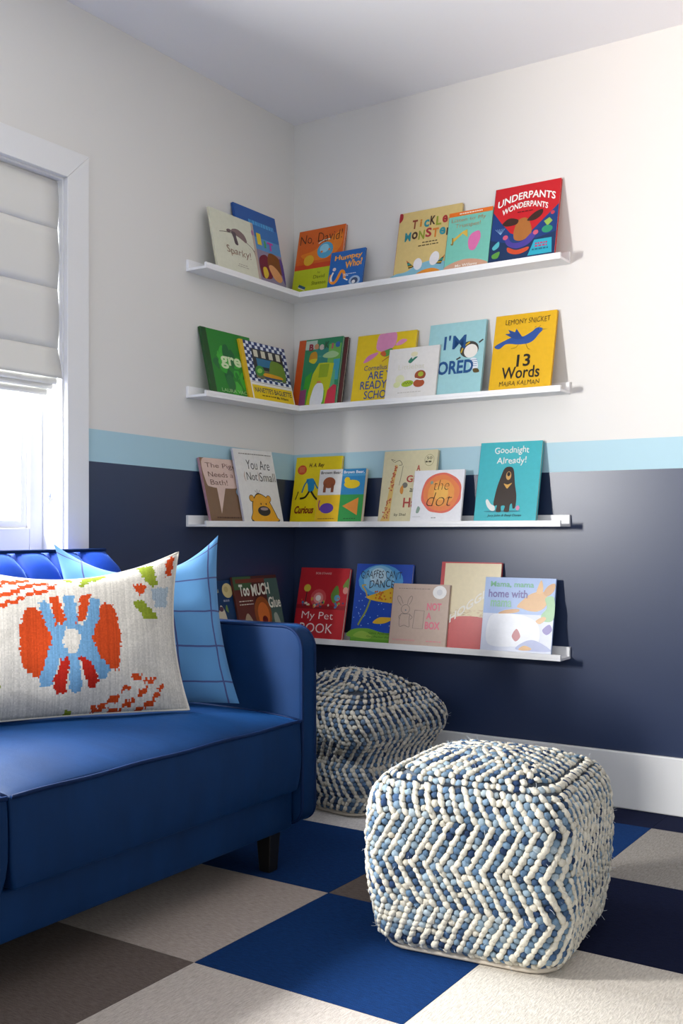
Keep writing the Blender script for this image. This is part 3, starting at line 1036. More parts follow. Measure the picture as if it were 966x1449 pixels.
def d_yellow(i, t):
    i.ell(0.15, 0.80, 0.10, 0.075, '#c8461c')
    for k in range(4):
        i.line([(0.09, 0.77 + 0.022 * k), (0.21, 0.77 + 0.022 * k)], 0.0015, '#e0a060', False)
    i.blob([(0.27, 0.64), (0.33, 0.66), (0.43, 0.65), (0.46, 0.52), (0.42, 0.45), (0.34, 0.46), (0.31, 0.56)], '#1f7fae')
    i.line([(0.31, 0.64), (0.24, 0.56), (0.20, 0.44)], 0.006, '#1d6a94')
    i.line([(0.44, 0.62), (0.5, 0.54), (0.54, 0.5)], 0.006, '#1d6a94')
    i.line([(0.36, 0.46), (0.28, 0.37), (0.17, 0.35)], 0.008, '#1d1814')
    i.line([(0.40, 0.46), (0.48, 0.38), (0.55, 0.33)], 0.008, '#1d1814')
    i.line([(0.07, 0.33), (0.10, 0.40), (0.12, 0.46)], 0.004, '#3a2c10')
    t.text('H. A. Rey', 0.30, 0.82, 0.63, 0.90, '#4a2c10', 0.02, 0.25)
    t.text('Curious', 0.08, 0.115, 0.5, 0.235, '#7a1f14', 0.035, 0.3)

def d_four(i, t):
    i.rect(0, 0.5, 0.5, 1, '#d9d7d4')
    i.rect(0, 0, 0.5, 0.5, '#dfb616')
    i.rect(0.5, 0.5, 1, 1, '#2a82b8')
    i.rect(0.5, 0, 1, 0.5, '#2f9448')
    i.rect(0.5, 0.86, 1, 0.9, '#4f9cc8')
    i.ell(0.23, 0.74, 0.135, 0.11, '#8f4a26')
    i.rect(0.11, 0.55, 0.17, 0.72, '#7d4226')
    i.rect(0.28, 0.55, 0.34, 0.72, '#7d4226')
    i.ell(0.23, 0.24, 0.15, 0.10, '#5b3a9a')
    i.line([(0.08, 0.2), (0.05, 0.3), (0.06, 0.40)], 0.005, '#8a2a6a')
    i.ell(0.73, 0.70, 0.17, 0.085, '#e0bf1a')
    i.ell(0.62, 0.78, 0.06, 0.06, '#e0bf1a')
    i.poly([(0.57, 0.28), (0.9, 0.44), (0.9, 0.1)], '#dc8a34')
    t.text('Brown Bear,', 0.03, 0.90, 0.49, 0.965, '#26242a', 0.005)
    t.text('Brown Bear,', 0.53, 0.90, 0.97, 0.965, '#dfe8f0', 0.03)
    t.micro(0.06, 0.025, 0.42, 0.045, '#7a5a10')
    t.micro(0.62, 0.025, 0.88, 0.045, '#1b5a2a')

def d_giraffe(i, t):
    i.poly([(0.02, 0.0), (0.10, 0.09), (0.14, 0.3), (0.17, 0.55), (0.235, 0.8), (0.275, 0.79), (0.245, 0.6), (0.235, 0.4), (0.22, 0.2), (0.22, 0.0)], '#dbb76a')
    rr = random.Random(5)
    for k in range(60):
        y = rr.uniform(0.02, 0.78)
        c = 0.13 + 0.12 * (y / 0.8) ** 1.2
        wd = 0.07 * (1 - y) + 0.012
        i.ell(c + rr.uniform(-wd, wd) * 0.8, y, 0.014, 0.012, rr.choice(['#b8543a', '#c0684a']), 0, 6)
    i.line([(0.21, 0.83), (0.30, 0.86), (0.36, 0.80), (0.30, 0.79)], 0.0022, '#6a6250')
    i.line([(0.22, 0.86), (0.14, 0.88), (0.20, 0.84)], 0.0018, '#6a6250')
    i.line([(0.38, 0.78), (0.36, 0.62), (0.34, 0.50)], 0.0016, '#5a5446')
    i.ell(0.45, 0.50, 0.05, 0.04, '#77756c')
    i.blob([(0.37, 0.46), (0.41, 0.5), (0.43, 0.42), (0.41, 0.37), (0.37, 0.4)], '#d08a3a')
    i.ell(0.86, 0.85, 0.09, 0.085, '#b3ab84')
    i.ell(0.86, 0.85, 0.08, 0.075, '#d8d0aa')
    t.text('50', 0.81, 0.86, 0.91, 0.90, '#5a5640', 0.01)
    t.micro(0.79, 0.81, 0.92, 0.84, '#5a5640')
    t.text('A', 0.64, 0.70, 0.71, 0.785, '#b4443c', 0.02)
    t.text('Giraffe', 0.47, 0.54, 0.95, 0.64, '#b4443c', 0.02)
    t.text('and a', 0.55, 0.40, 0.80, 0.48, '#2c2a26')
    t.text('Half', 0.45, 0.18, 0.80, 0.32, '#b4443c', 0.02)
    t.text('by Shel', 0.30, 0.05, 0.52, 0.10, '#4a463a', 0, 0.1)

def d_dot(i, t):
    def ringed(k, col, seed):
        rr = random.Random(seed)
        pts = []
        for q in range(18):
            a = 2 * PI * q / 18
            r = k * (1 + rr.uniform(-0.03, 0.03))
            pts.append((0.57 + 0.40 * r * math.cos(a), 0.54 + 0.405 * r * math.sin(a)))
        i.blob(pts, col)
    ringed(1.0, '#dd6a58', 1)
    ringed(0.88, '#e4814a', 2)
    ringed(0.66, '#e89a4a', 3)
    ringed(0.36, '#ecb458', 4)
    i.blob([(0.1, 0.16), (0.13, 0.28), (0.18, 0.24), (0.15, 0.15)], '#8aa394')
    i.line([(0.04, 0.07), (0.2, 0.075)], 0.0012, '#a8aaa8', False)
    i.ell(0.37, 0.75, 0.03, 0.035, '#8f9a84')
    t.text('the', 0.42, 0.60, 0.72, 0.80, '#3c2418', -0.022, 0.2)
    t.text('dot', 0.30, 0.28, 0.80, 0.55, '#3c2418', -0.022, 0.25)
    t.micro(0.42, 0.035, 0.52, 0.06, '#a0a0a0')

def d_bear(i, t):
    i.ell(0.45, 0.105, 0.30, 0.012, '#2b7f8e')
    i.blob([(0.30, 0.22), (0.33, 0.40), (0.38, 0.55), (0.43, 0.655), (0.52, 0.675), (0.58, 0.63), (0.62, 0.45), (0.66, 0.3), (0.66, 0.16), (0.62, 0.14), (0.60, 0.20), (0.57, 0.18), (0.56, 0.1), (0.48, 0.105), (0.49, 0.17), (0.43, 0.17), (0.43, 0.1), (0.35, 0.105), (0.36, 0.18), (0.32, 0.175)], '#32261f')
    i.ell(0.505, 0.56, 0.042, 0.055, '#c79a58')
    i.ell(0.505, 0.58, 0.026, 0.028, '#17120f')
    i.blob([(0.44, 0.46), (0.5, 0.445), (0.57, 0.465), (0.53, 0.42), (0.5, 0.395), (0.47, 0.42)], '#cfa04e')
    i.blob([(0.17, 0.24), (0.2, 0.26), (0.26, 0.2), (0.32, 0.17), (0.33, 0.12), (0.27, 0.115), (0.2, 0.17)], '#dfe2de')
    i.ell(0.70, 0.145, 0.03, 0.03, '#c98aa8')
    t.text('Goodnight', 0.24, 0.825, 0.80, 0.935, '#dfe6e2', 0.01, 0, 0, 0, 0.006)
    t.text('Already!', 0.29, 0.69, 0.77, 0.80, '#dfe6e2', 0.01, 0, 0, 0, 0.006)
    t.text('Jory John & Benji Davies', 0.22, 0.03, 0.77, 0.068, '#16363f', 0.005, 0.2)

def d_moon(i, t):
    i.ell(0.84, 0.84, 0.125, 0.115, '#cdbd86')
    i.ell(0.81, 0.86, 0.05, 0.045, '#b8a670')
    i.blob([(0.42, 0.45), (0.55, 0.52), (0.62, 0.62), (0.7, 0.5), (0.72, 0.2), (0.5, 0.2)], '#c8bca2')
    i.ell(0.62, 0.56, 0.05, 0.04, '#5a3a4a')
    i.blob([(0.72, 0.55), (0.76, 0.62), (0.78, 0.5)], '#6f8a4a')
    t.micro(0.1, 0.80, 0.62, 0.87, '#b9b48e')
    t.micro(0.70, 0.66, 0.86, 0.70, '#8f93a8')

def d_glue(i, t):
    i.rect(0.0, 0.72, 0.4, 1.0, '#3f5a3a')
    i.rect(0.7, 0.2, 1, 0.95, '#3f5e56')
    i.rect(0.0, 0.2, 0.4, 0.80, '#5c2c22')
    i.rect(0.05, 0.9, 0.7, 0.96, '#6e3424')
    i.ell(0.55, 0.42, 0.19, 0.26, '#8a4a1e')
    i.ell(0.56, 0.40, 0.13, 0.19, '#c4682a')
    i.ell(0.57, 0.32, 0.06, 0.06, '#5a1616')
    i.blob([(0.3, 0.0), (0.34, 0.2), (0.56, 0.22), (0.75, 0.2), (0.8, 0.0)], '#35353c')
    i.blob([(0.12, 0.3), (0.2, 0.44), (0.3, 0.3), (0.34, 0.1), (0.2, 0.05)], '#a89478')
    i.blob([(0.78, 0.36), (0.86, 0.4), (0.92, 0.2), (0.9, 0.02), (0.82, 0.05)], '#9aa392')
    t.text('Too', 0.10, 0.70, 0.32, 0.88, '#dcdccb', 0.03)
    t.text('MUCH', 0.37, 0.69, 0.78, 0.87, '#dcdccb', 0.03, 0, 0.02)
    t.text('Glue', 0.71, 0.49, 0.99, 0.66, '#dcdccb', 0.02)
    t.micro(0.06, 0.615, 0.36, 0.632, '#cfc8b0')
    t.micro(0.06, 0.565, 0.36, 0.582, '#cfc8b0')

def d_pet(i, t):
    i.rect(0, 0.40, 1, 0.46, '#8a1a22')
    i.ell(0.43, 0.56, 0.16, 0.13, '#c84a4c')
    i.ell(0.43, 0.56, 0.10, 0.08, '#dd8a86')
    i.ell(0.43, 0.56, 0.055, 0.042, '#e8dcd6')
    i.ell(0.18, 0.70, 0.07, 0.055, '#c9b43a')
    i.line([(0.18, 0.65), (0.17, 0.44)], 0.004, '#2c2a2c', False)
    i.blob([(0.68, 0.60), (0.74, 0.72), (0.8, 0.74), (0.84, 0.62), (0.8, 0.52), (0.74, 0.5)], '#5f8434')
    i.blob([(0.9, 0.74), (1.0, 0.86), (1.0, 0.70)], '#6b8a3c')
    i.ell(0.81, 0.57, 0.06, 0.045, '#5b9ab8')
    i.ell(0.96, 0.68, 0.05, 0.05, '#cf8a80')
    rr = random.Random(8)
    for k in range(30):
        i.ell(rr.uniform(0.04, 0.97), 0.43 + abs(rr.gauss(0, 0.05)), rr.uniform(0.012, 0.03), rr.uniform(0.012, 0.03), rr.choice(['#3f6f9a', '#c9a436', '#7a9a3c', '#c26a3a', '#38406a', '#cfc2b0']), 0, 8)
    t.text('BOB STAAKE', 0.32, 0.905, 0.64, 0.935, '#dfb0a8', 0.01)
    t.text('My Pet', 0.14, 0.225, 0.78, 0.36, '#ecdcd8', -0.008)
    t.text('BOOK', 0.13, 0.06, 0.80, 0.195, '#ecdcd8', -0.004)

def d_night(i, t):
    i.ell(0.45, 0.78, 0.40, 0.215, '#4f9ad2')
    i.ell(0.42, 0.80, 0.28, 0.18, '#86bfe0')
    i.ell(0.40, 0.84, 0.15, 0.11, '#c3dfec')
    i.rect(0, 0.0, 1, 0.07, '#5f9a2c')
    i.blob([(0.0, 0.03), (0.02, 0.13), (0.3, 0.155), (0.6, 0.11), (1.0, 0.12), (1.0, 0.03)], '#74a838')
    i.blob([(0.05, 0.05), (0.2, 0.12), (0.4, 0.06), (0.3, 0.02)], '#96b94a')
    rr = random.Random(11)
    for k in range(40):
        i.ell(rr.uniform(0.03, 0.97), rr.uniform(0.18, 0.7), 0.008, 0.007, '#a8cdf0', 0, 6)
    i.blob([(0.22, 0.56), (0.34, 0.60), (0.55, 0.66), (0.72, 0.70), (0.9, 0.6), (0.9, 0.5), (0.6, 0.50), (0.36, 0.52)], '#dcb02c')
    i.line([(0.24, 0.56), (0.20, 0.64), (0.13, 0.71), (0.2, 0.72)], 0.005, '#c9a830')
    i.line([(0.30, 0.53), (0.24, 0.38), (0.16, 0.26), (0.12, 0.19)], 0.007, '#8f9a3a')
    i.line([(0.72, 0.3), (0.86, 0.36), (0.92, 0.46), (0.92, 0.58)], 0.012, '#d58a2c')
    i.blob([(0.38, 0.235), (0.48, 0.30), (0.62, 0.31), (0.74, 0.30), (0.62, 0.24), (0.48, 0.22)], '#dcb02c')
    for k in range(26):
        i.ell(rr.uniform(0.36, 0.86), rr.uniform(0.53, 0.64), 0.016, 0.013, '#c8681e', 0, 7)
    t.text('GIRAFFES CAN\'T', 0.09, 0.80, 0.82, 0.90, '#26304a', 0.0, 0, 0, 0.02, 0.012)
    t.text('DANCE', 0.26, 0.685, 0.70, 0.785, '#26304a', 0.0, 0, 0, 0.01, 0.012)
    t.text('Giles Andreae', 0.33, 0.085, 0.72, 0.115, '#3f6a20')
    t.text('Guy Parker-Rees', 0.3, 0.035, 0.75, 0.065, '#3f6a20')

def d_box(i, t):
    g = '#6b6462'
    lw = 0.0016
    i.line([(0.17, 0.63), (0.11, 0.70), (0.09, 0.76), (0.11, 0.79), (0.15, 0.76), (0.2, 0.66)], lw, g)
    i.line([(0.28, 0.65), (0.29, 0.73), (0.33, 0.79), (0.36, 0.77), (0.34, 0.70), (0.31, 0.65)], lw, g)
    pts = [(0.25 + 0.075 * math.cos(a), 0.57 + 0.075 * math.sin(a)) for a in np.linspace(0, 2 * PI, 15)]
    i.line(pts, lw, g)
    i.ell(0.255, 0.555, 0.014, 0.009, '#4a6280')
    i.line([(0.18, 0.49), (0.155, 0.40), (0.17, 0.28), (0.25, 0.30), (0.34, 0.28), (0.33, 0.40), (0.34, 0.49)], lw, g)
    i.line([(0.18, 0.49), (0.34, 0.49)], lw, g, False)
    i.line([(0.18, 0.48), (0.14, 0.44), (0.165, 0.40)], lw, g)
    i.line([(0.34, 0.48), (0.385, 0.44), (0.35, 0.40)], lw, g)
    i.line([(0.42, 0.56), (0.59, 0.555), (0.58, 0.255), (0.405, 0.26), (0.42, 0.56)], lw, g, False)
    i.ell(0.83, 0.87, 0.12, 0.11, '#eeeceb')
    i.ell(0.83, 0.87, 0.05, 0.05, '#dddcdf')
    t.text('NOT', 0.63, 0.565, 0.88, 0.69, '#e07a8c', 0.035)
    t.text('A', 0.63, 0.42, 0.72, 0.53, '#e07a8c', 0.035)
    t.text('BOX', 0.62, 0.255, 0.88, 0.38, '#e07a8c', 0.035)
    t.micro(0.1, 0.91, 0.68, 0.923, '#8a7c74')
    t.text('BY ANTOINETTE PORTIS', 0.07, 0.045, 0.46, 0.068, '#dd8792', 0.02)
    t.micro(0.66, 0.045, 0.92, 0.065, '#dd8792')

def d_choo(i, t):
    i.rect(0, 0, 0.06, 1, '#b83a3e')
    i.rect(0.06, 0, 1.0, 0.985, '#d9cba8')
    rr = random.Random(2)
    for k in range(120):
        x, y = rr.uniform(0.1, 0.93), rr.uniform(0.3, 0.44)
        i.line([(x, y), (x + 0.04, y + rr.uniform(-0.004, 0.004))], 0.0008, rr.choice(['#a8906a', '#8f6a52', '#c08a70']), False)
    i.blob([(0.08, 0.0), (0.08, 0.20), (0.25, 0.33), (0.5, 0.36), (0.8, 0.34), (0.98, 0.24), (0.98, 0.0)], '#c04e4e')
    t.text('SHOGGLI', 0.12, 0.22, 0.84, 0.32, '#e0dcd4', 0.02, 0, 0.40)

def d_mama(i, t):
    i.rect(0, 0, 1, 0.5, '#c9cfe0')
    i.blob([(0.66, 0.55), (0.55, 0.58), (0.48, 0.60), (0.54, 0.68), (0.66, 0.78), (0.82, 0.82), (0.9, 0.74), (0.88, 0.62), (0.78, 0.55)], '#c89a62')
    i.blob([(0.74, 0.80), (0.77, 0.92), (0.80, 0.97), (0.83, 0.88), (0.82, 0.8)], '#cfa36c')
    i.blob([(0.84, 0.80), (0.9, 0.9), (0.99, 0.93), (0.98, 0.83), (0.90, 0.76)], '#bd8c56')
    i.blob([(0.87, 0.73), (0.99, 0.74), (1.0, 0.45), (0.86, 0.42), (0.83, 0.5), (0.9, 0.6)], '#86b484')
    i.blob([(0.22, 0.50), (0.32, 0.55), (0.5, 0.57), (0.5, 0.53), (0.34, 0.5)], '#c08f58')
    i.blob([(0.76, 0.42), (0.86, 0.48), (0.9, 0.45), (0.82, 0.38)], '#cfa36c')
    i.blob([(0.1, 0.44), (0.3, 0.5), (0.6, 0.48), (0.8, 0.36), (0.8, 0.1), (0.5, 0.06), (0.1, 0.08)], '#dfe2ea')
    i.blob([(0.5, 0.3), (0.56, 0.2), (0.5, 0.13), (0.44, 0.2)], '#a8545e')
    i.blob([(0.52, 0.02), (0.6, 0.12), (0.74, 0.16), (0.9, 0.1), (0.98, 0.02)], '#9aa4cc')
    i.blob([(0.86, 0.3), (0.95, 0.38), (0.99, 0.3), (0.92, 0.24)], '#6d5fa8')
    i.blob([(0.55, 0.02), (0.62, 0.08), (0.72, 0.05), (0.7, 0.02)], '#d0a05e')
    t.text('Mama, mama', 0.08, 0.855, 0.70, 0.945, '#5aa27a', 0.02)
    t.text('home with', 0.06, 0.72, 0.62, 0.83, '#5b5496', 0.02)
    t.text('mama', 0.10, 0.59, 0.40, 0.68, '#76b292', 0.02)

BOOKS = [
    ('cream picture book with a thin brown branch drawing, front left of top ledge', 'L', 0, -0.555, -0.310, .0805, .0344, .009, .231, '#d5d5c0', '#c6c4ae', d_sloth),
    ('tall blue picture book peeking out behind the cream branch book', 'L', 0, -0.393, -0.143, .0704, .0120, .011, .293, '#1d55a0', '#1a4a90', d_bluekid),
    ('orange and lime green picture book with a blue round bowl, top ledge corner', 'R', 0, 0.037, 0.252, .0715, .0120, .011, .270, '#d2601c', '#b88a3a', d_orange),
    ('small blue paperback with orange letters in front of the orange book', 'R', 0, 0.209, 0.362, .0805, .0466, .008, .154, '#1f62ae', '#1f62ae', d_humpty),
    ('tan picture book with multicoloured letters and striped horns', 'R', 0, 0.490, 0.743, .0704, .0120, .011, .265, '#d0b878', '#a3242c', d_tickle),
    ('mint green picture book with an orange top band and yellow trumpet', 'R', 0, 0.702, 0.870, .0805, .0306, .009, .226, '#74bfae', '#2a5a50', d_trumpet),
    ('red and dark blue picture book with arched white lettering', 'R', 0, 0.8725, 1.110, .0805, .0120, .011, .287, '#c41822', '#1a2440', d_red),
    ('leafy green picture book with pale lettering, left end of second ledge', 'L', 1, -0.573, -0.299, .0704, .0120, .011, .250, '#277f2a', '#1e4a20', d_green),
    ('picture book with navy checkered border and yellow title panel', 'L', 1, -0.378, -0.102, .0805, .0256, .009, .235, '#e4c31c', '#d8b01c', d_check),
    ('green picture book with orange spine and a white rounded figure', 'R', 1, 0.045, 0.248, .0805, .0231, .010, .276, '#2b7f58', '#bf4f1c', d_friend),
    ('dark maroon book almost hidden behind the orange-spined green book', 'R', 1, 0.060, 0.264, .0694, .0120, .011, .272, '#2c1a1c', '#5b2f2f', d_plain),
    ('bright yellow picture book with pink animal ears upside down at top', 'R', 1, 0.308, 0.561, .0704, .0120, .011, .269, '#e0c01c', '#d0b018', d_pig),
    ('small square white picture book with little coloured birds', 'R', 1, 0.461, 0.667, .0805, .0385, .009, .199, '#e2dfdb', '#d8d5d0', d_white),
    ('pale aqua picture book with bold dark blue letters', 'R', 1, 0.616, 0.837, .0704, .0120, .011, .277, '#9ccbd0', '#8abcc2', d_bored),
    ('golden yellow picture book with a blue bird', 'R', 1, 0.874, 1.096, .0805, .0120, .011, .282, '#dfae0e', '#c99c0c', d_bird),
    ('brown picture book with a pink speech bubble', 'L', 2, -0.578, -0.335, .0704, .0120, .011, .237, '#7d6048', '#a87f8a', d_bubble),
    ('tall white picture book with a golden bear shape at the bottom', 'L', 2, -0.409, -0.176, .0805, .0221, .009, .279, '#e0ded9', '#b9b7c4', d_small),
    ('yellow picture book with red script title and red round badge', 'R', 2, 0.023, 0.237, .0632, .0120, .011, .265, '#e0c812', '#c9b410', d_yellow),
    ('thick small board book with four coloured picture panels', 'R', 2, 0.153, 0.360, .0805, .0400, .016, .210, '#dfb616', '#c9b99a', d_four),
    ('pale cream picture book with a tall spotted giraffe neck', 'R', 2, 0.426, 0.647, .0704, .0150, .014, .272, '#d8cfa9', '#c9c09a', d_giraffe),
    ('square white picture book with a big orange painted dot', 'R', 2, 0.567, 0.767, .0805, .0409, .009, .195, '#e6e6ea', '#dcdce2', d_dot),
    ('teal hardback picture book with a standing dark brown bear', 'R', 2, 0.818, 1.045, .0805, .0150, .014, .287, '#3fb0ba', '#1b6f7c', d_bear),
    ('night blue picture book with a pale yellow moon beside the pillow', 'L', 3, -0.628, -0.400, .0694, .0120, .011, .244, '#16365c', '#16365c', d_moon),
    ('dark reddish brown picture book with a laughing orange face shape', 'L', 3, -0.413, -0.152, .0805, .0231, .010, .255, '#4a2620', '#5a2a22', d_glue),
    ('bright red hardback picture book standing by the sofa arm', 'R', 3, 0.048, 0.273, .0805, .0150, .014, .279, '#b3202a', '#8f1a22', d_pet),
    ('starry blue picture book with a yellow spotted long-legged animal', 'R', 3, 0.304, 0.544, .0694, .0120, .011, .297, '#1a48ae', '#2a5ab8', d_night),
    ('kraft brown picture book with pink letters and a line-drawn rabbit', 'R', 3, 0.478, 0.708, .0805, .0390, .010, .228, '#c2ab9c', '#7a3a24', d_box),
    ('tall cream and red picture book with slanted white letters', 'R', 3, 0.663, 0.894, .0694, .0130, .012, .310, '#b83a3e', '#b83a3e', d_choo),
    ('glossy pale blue picture book with a tan animal, right end of lowest ledge', 'R', 3, 0.843, 1.099, .0805, .0310, .008, .261, '#8fa8d4', '#9fb4da', d_mama),
]
for b in BOOKS:
    make_book(*b, board=('board book' in b[0]))

# ------------------------------------------------------------------ sofa
def grid_box(x0, x1, y0, y1, z0, z1, nx, ny, nz):
    """box with subdivided faces, welded"""
    bm = bmesh.new()
    def face(fn, a, b):
        vs = [[bm.verts.new(fn(i / a, j / b)) for j in range(b + 1)] for i in range(a + 1)]
        for i in range(a):
            for j in range(b):
                bm.faces.new((vs[i][j], vs[i + 1][j], vs[i + 1][j + 1], vs[i][j + 1]))
    L = lambda a, b, t: a + (b - a) * t
    face(lambda s, t: (L(x0, x1, s), L(y0, y1, t), z1), nx, ny)
    face(lambda s, t: (L(x0, x1, s), L(y0, y1, 1 - t), z0), nx, ny)
    face(lambda s, t: (x1, L(y0, y1, s), L(z0, z1, t)), ny, nz)
    face(lambda s, t: (x0, L(y1, y0, s), L(z0, z1, t)), ny, nz)
    face(lambda s, t: (L(x1, x0, s), y1, L(z0, z1, t)), nx, nz)
    face(lambda s, t: (L(x0, x1, s), y0, L(z0, z1, t)), nx, nz)
    bmesh.ops.remove_doubles(bm, verts=bm.verts[:], dist=1e-5)
    bmesh.ops.recalc_face_normals(bm, faces=bm.faces[:])
    V = [tuple(v.co) for v in bm.verts]
    bm.verts.index_update()
    F = [tuple(v.index for v in f.verts) for f in bm.faces]
    bm.free()
    return V, F

def round_profile(x0, x1, z0, z1, rtf, rbf, rtb, rbb, n=7):
    """rounded rectangle in XZ, counter-clockwise from bottom back; f = front (x1)"""
    out = []
    def arc(cx, cz, r, a0, a1):
        for k in range(n + 1):
            a = rad(a0 + (a1 - a0) * k / n)
            out.append((cx + r * math.cos(a), cz + r * math.sin(a)))
    arc(x1 - rbf, z0 + rbf, rbf, -90, 0)
    arc(x1 - rtf, z1 - rtf, rtf, 0, 90)
    arc(x0 + rtb, z1 - rtb, rtb, 90, 180)
    arc(x0 + rbb, z0 + rbb, rbb, 180, 270)
    return out

def make_sofa():
    YF, YN = -1.088, -2.985          # inner faces of far and near arm
    s = empty('sofa', (0.42, (YF + YN) / 2, 0))
    tag(s, 'royal blue velvet sofa with channel-tufted back and piped edges under the window', 'sofa')
    # arms
    for (a, b) in ((YF, YF + 0.064), (YN - 0.064, YN)):
        prof = round_profile(0.055, 0.812, 0.118, 0.643, 0.062, 0.045, 0.03, 0.02)
        V, F = extrude_profile(prof, 'y', a, b)
        arm = mesh_obj('arm', V, F, M['velvet'], s, True)
        fix_normals(arm)
        bevel(arm, 0.009, 3, 50)
        pp = round_profile(0.057, 0.811, 0.120, 0.642, 0.062, 0.045, 0.03, 0.02)
        tube('piping', [(p[0], b - 0.003, p[1]) for p in pp], 0.0042, M['velvet_pipe'], arm, 6, True)
        tube('piping', [(p[0], a + 0.003, p[1]) for p in pp], 0.0042, M['velvet_pipe'], arm, 6, True)
    # base rail
    V, F = grid_box(0.08, 0.790, YN + 0.012, YF - 0.012, 0.113, 0.214, 4, 14, 3)
    o = mesh_obj('base_rail', V, F, M['velvet'], s, True)
    bevel(o, 0.006, 2)
    # legs, tapered
    for lx in (0.735, 0.11):
        for ly in (YF - 0.045, YN + 0.045):
            ct, cb = 0.024, 0.0175
            V = [(lx - cb, ly - cb, 0), (lx + cb, ly - cb, 0), (lx + cb, ly + cb, 0), (lx - cb, ly + cb, 0),
                 (lx - ct, ly - ct, 0.113), (lx + ct, ly - ct, 0.113), (lx + ct, ly + ct, 0.113), (lx - ct, ly + ct, 0.113)]
            bevel(mesh_obj('leg', V, box_data(0, 1, 0, 1, 0, 1)[1], M['leg'], s), 0.002, 1)
    # seat cushions
    ym = -2.037
    for (a, b) in ((ym + 0.002, YF - 0.006), (YN + 0.006, ym - 0.002)):
        V, F = grid_box(0.20, 0.812, a, b, 0.2155, 0.398, 22, 30, 6)
        out = []
        for (x, y, z) in V:
            sx = (x - 0.20) / 0.612
            sy = (y - a) / (b - a)
            cx = 1 - abs(2 * sx - 1) ** 3.0
            cy = 1 - abs(2 * sy - 1) ** 4.0
            t = (z - 0.2155) / 0.1825
            zz = z
            if t > 0.98:
                zz = z + 0.036 * (cx ** 0.8) * (0.35 + 0.65 * cy) + 0.0015 * math.sin(9 * x + 13 * y)
            xx = x + (0.010 * math.sin(PI * t) * (0.5 + 0.5 * cy) if sx > 0.98 else 0)
            # rounded lower ends of the front panel
            yy = y
            if t < 0.34 and (sy < 0.001 or sy > 0.999):
                yy = y + (0.012 if sy < 0.5 else -0.012) * (1 - t / 0.34) ** 1.6
            out.append((xx, yy, zz))
        c = mesh_obj('seat_cushion', out, F, M['velvet'], s, True)
        bevel(c, 0.007, 3, 45)
        pts = [(0.814, a + 0.004 + (b - a - 0.008) * k / 24, 0.3965 + 0.0012 * math.sin(k * 0.9)) for k in range(25)]
        tube('front_piping', pts, 0.0046, M['velvet_pipe'], c, 6)
        pts = [(0.22 + 0.59 * k / 12, b - 0.003, 0.398 + 0.036 * 0.35 * (1 - abs(2 * k / 12 - 1) ** 3) ** 0.8) for k in range(13)]
        tube('side_piping', pts, 0.004, M['velvet_pipe'], c, 6)
    # channel back
    prof = [(0.300, 0.250), (0.285, 0.36), (0.268, 0.46), (0.248, 0.56), (0.226, 0.65), (0.206, 0.72), (0.186, 0.765), (0.160, 0.802), (0.125, 0.828),
            (0.090, 0.838), (0.060, 0.838), (0.050, 0.80), (0.050, 0.25)]
    back = empty('backrest', (0.14 - 0.42, 0, 0.5))
    back.parent = s
    nch = 16
    wch = (YF - YN - 0.012) / nch
    pv = [Vector((p[0], 0, p[1])) for p in prof]
    nrm = []
    m = len(pv)
    for i in range(m):
        d = pv[(i + 1) % m] - pv[i - 1]
        nrm.append(Vector((d.z, 0, -d.x)).normalized())
    na = 8
    # a shared channel mesh, instanced as separate parts
    V, F = [], []
    for k in range(na + 1):
        t = k / na
        off = -0.017 * abs(2 * t - 1) ** 2.6
        for i in range(m):
            o = off if i < 9 else off * 0.2
            if i == 0: o = 0
            V.append((pv[i].x + nrm[i].x * o, (t - 0.5) * wch * 0.998, pv[i].z + nrm[i].z * o))
    for k in range(na):
        for i in range(m):
            j = (i + 1) % m
            F.append((k * m + i, k * m + j, (k + 1) * m + j, (k + 1) * m + i))
    F.append(tuple(range(m)))
    F.append(tuple(na * m + i for i in range(m - 1, -1, -1)))
    me = bpy.data.meshes.new('back_channel')
    o0 = origin_of(back)
    me.from_pydata([(v[0] - o0.x, v[1], v[2] - o0.z) for v in V], [], F)
    me.polygons.foreach_set('use_smooth', [True] * len(me.polygons))
    me.materials.append(M['velvet_lit'])
    for k in range(nch):
        ob = bpy.data.objects.new('back_channel', me)
        COL.objects.link(ob)
        ob.parent = back
        ob.location = (0, YF - 0.006 - wch * (k + 0.5) - o0.y, 0)
        if k == 0:
            fix_normals(ob)
    tube('top_piping', [(0.095, YN + 0.01, 0.840), (0.095, YF - 0.01, 0.840)], 0.005, M['velvet_pipe'], back, 8)
make_sofa()

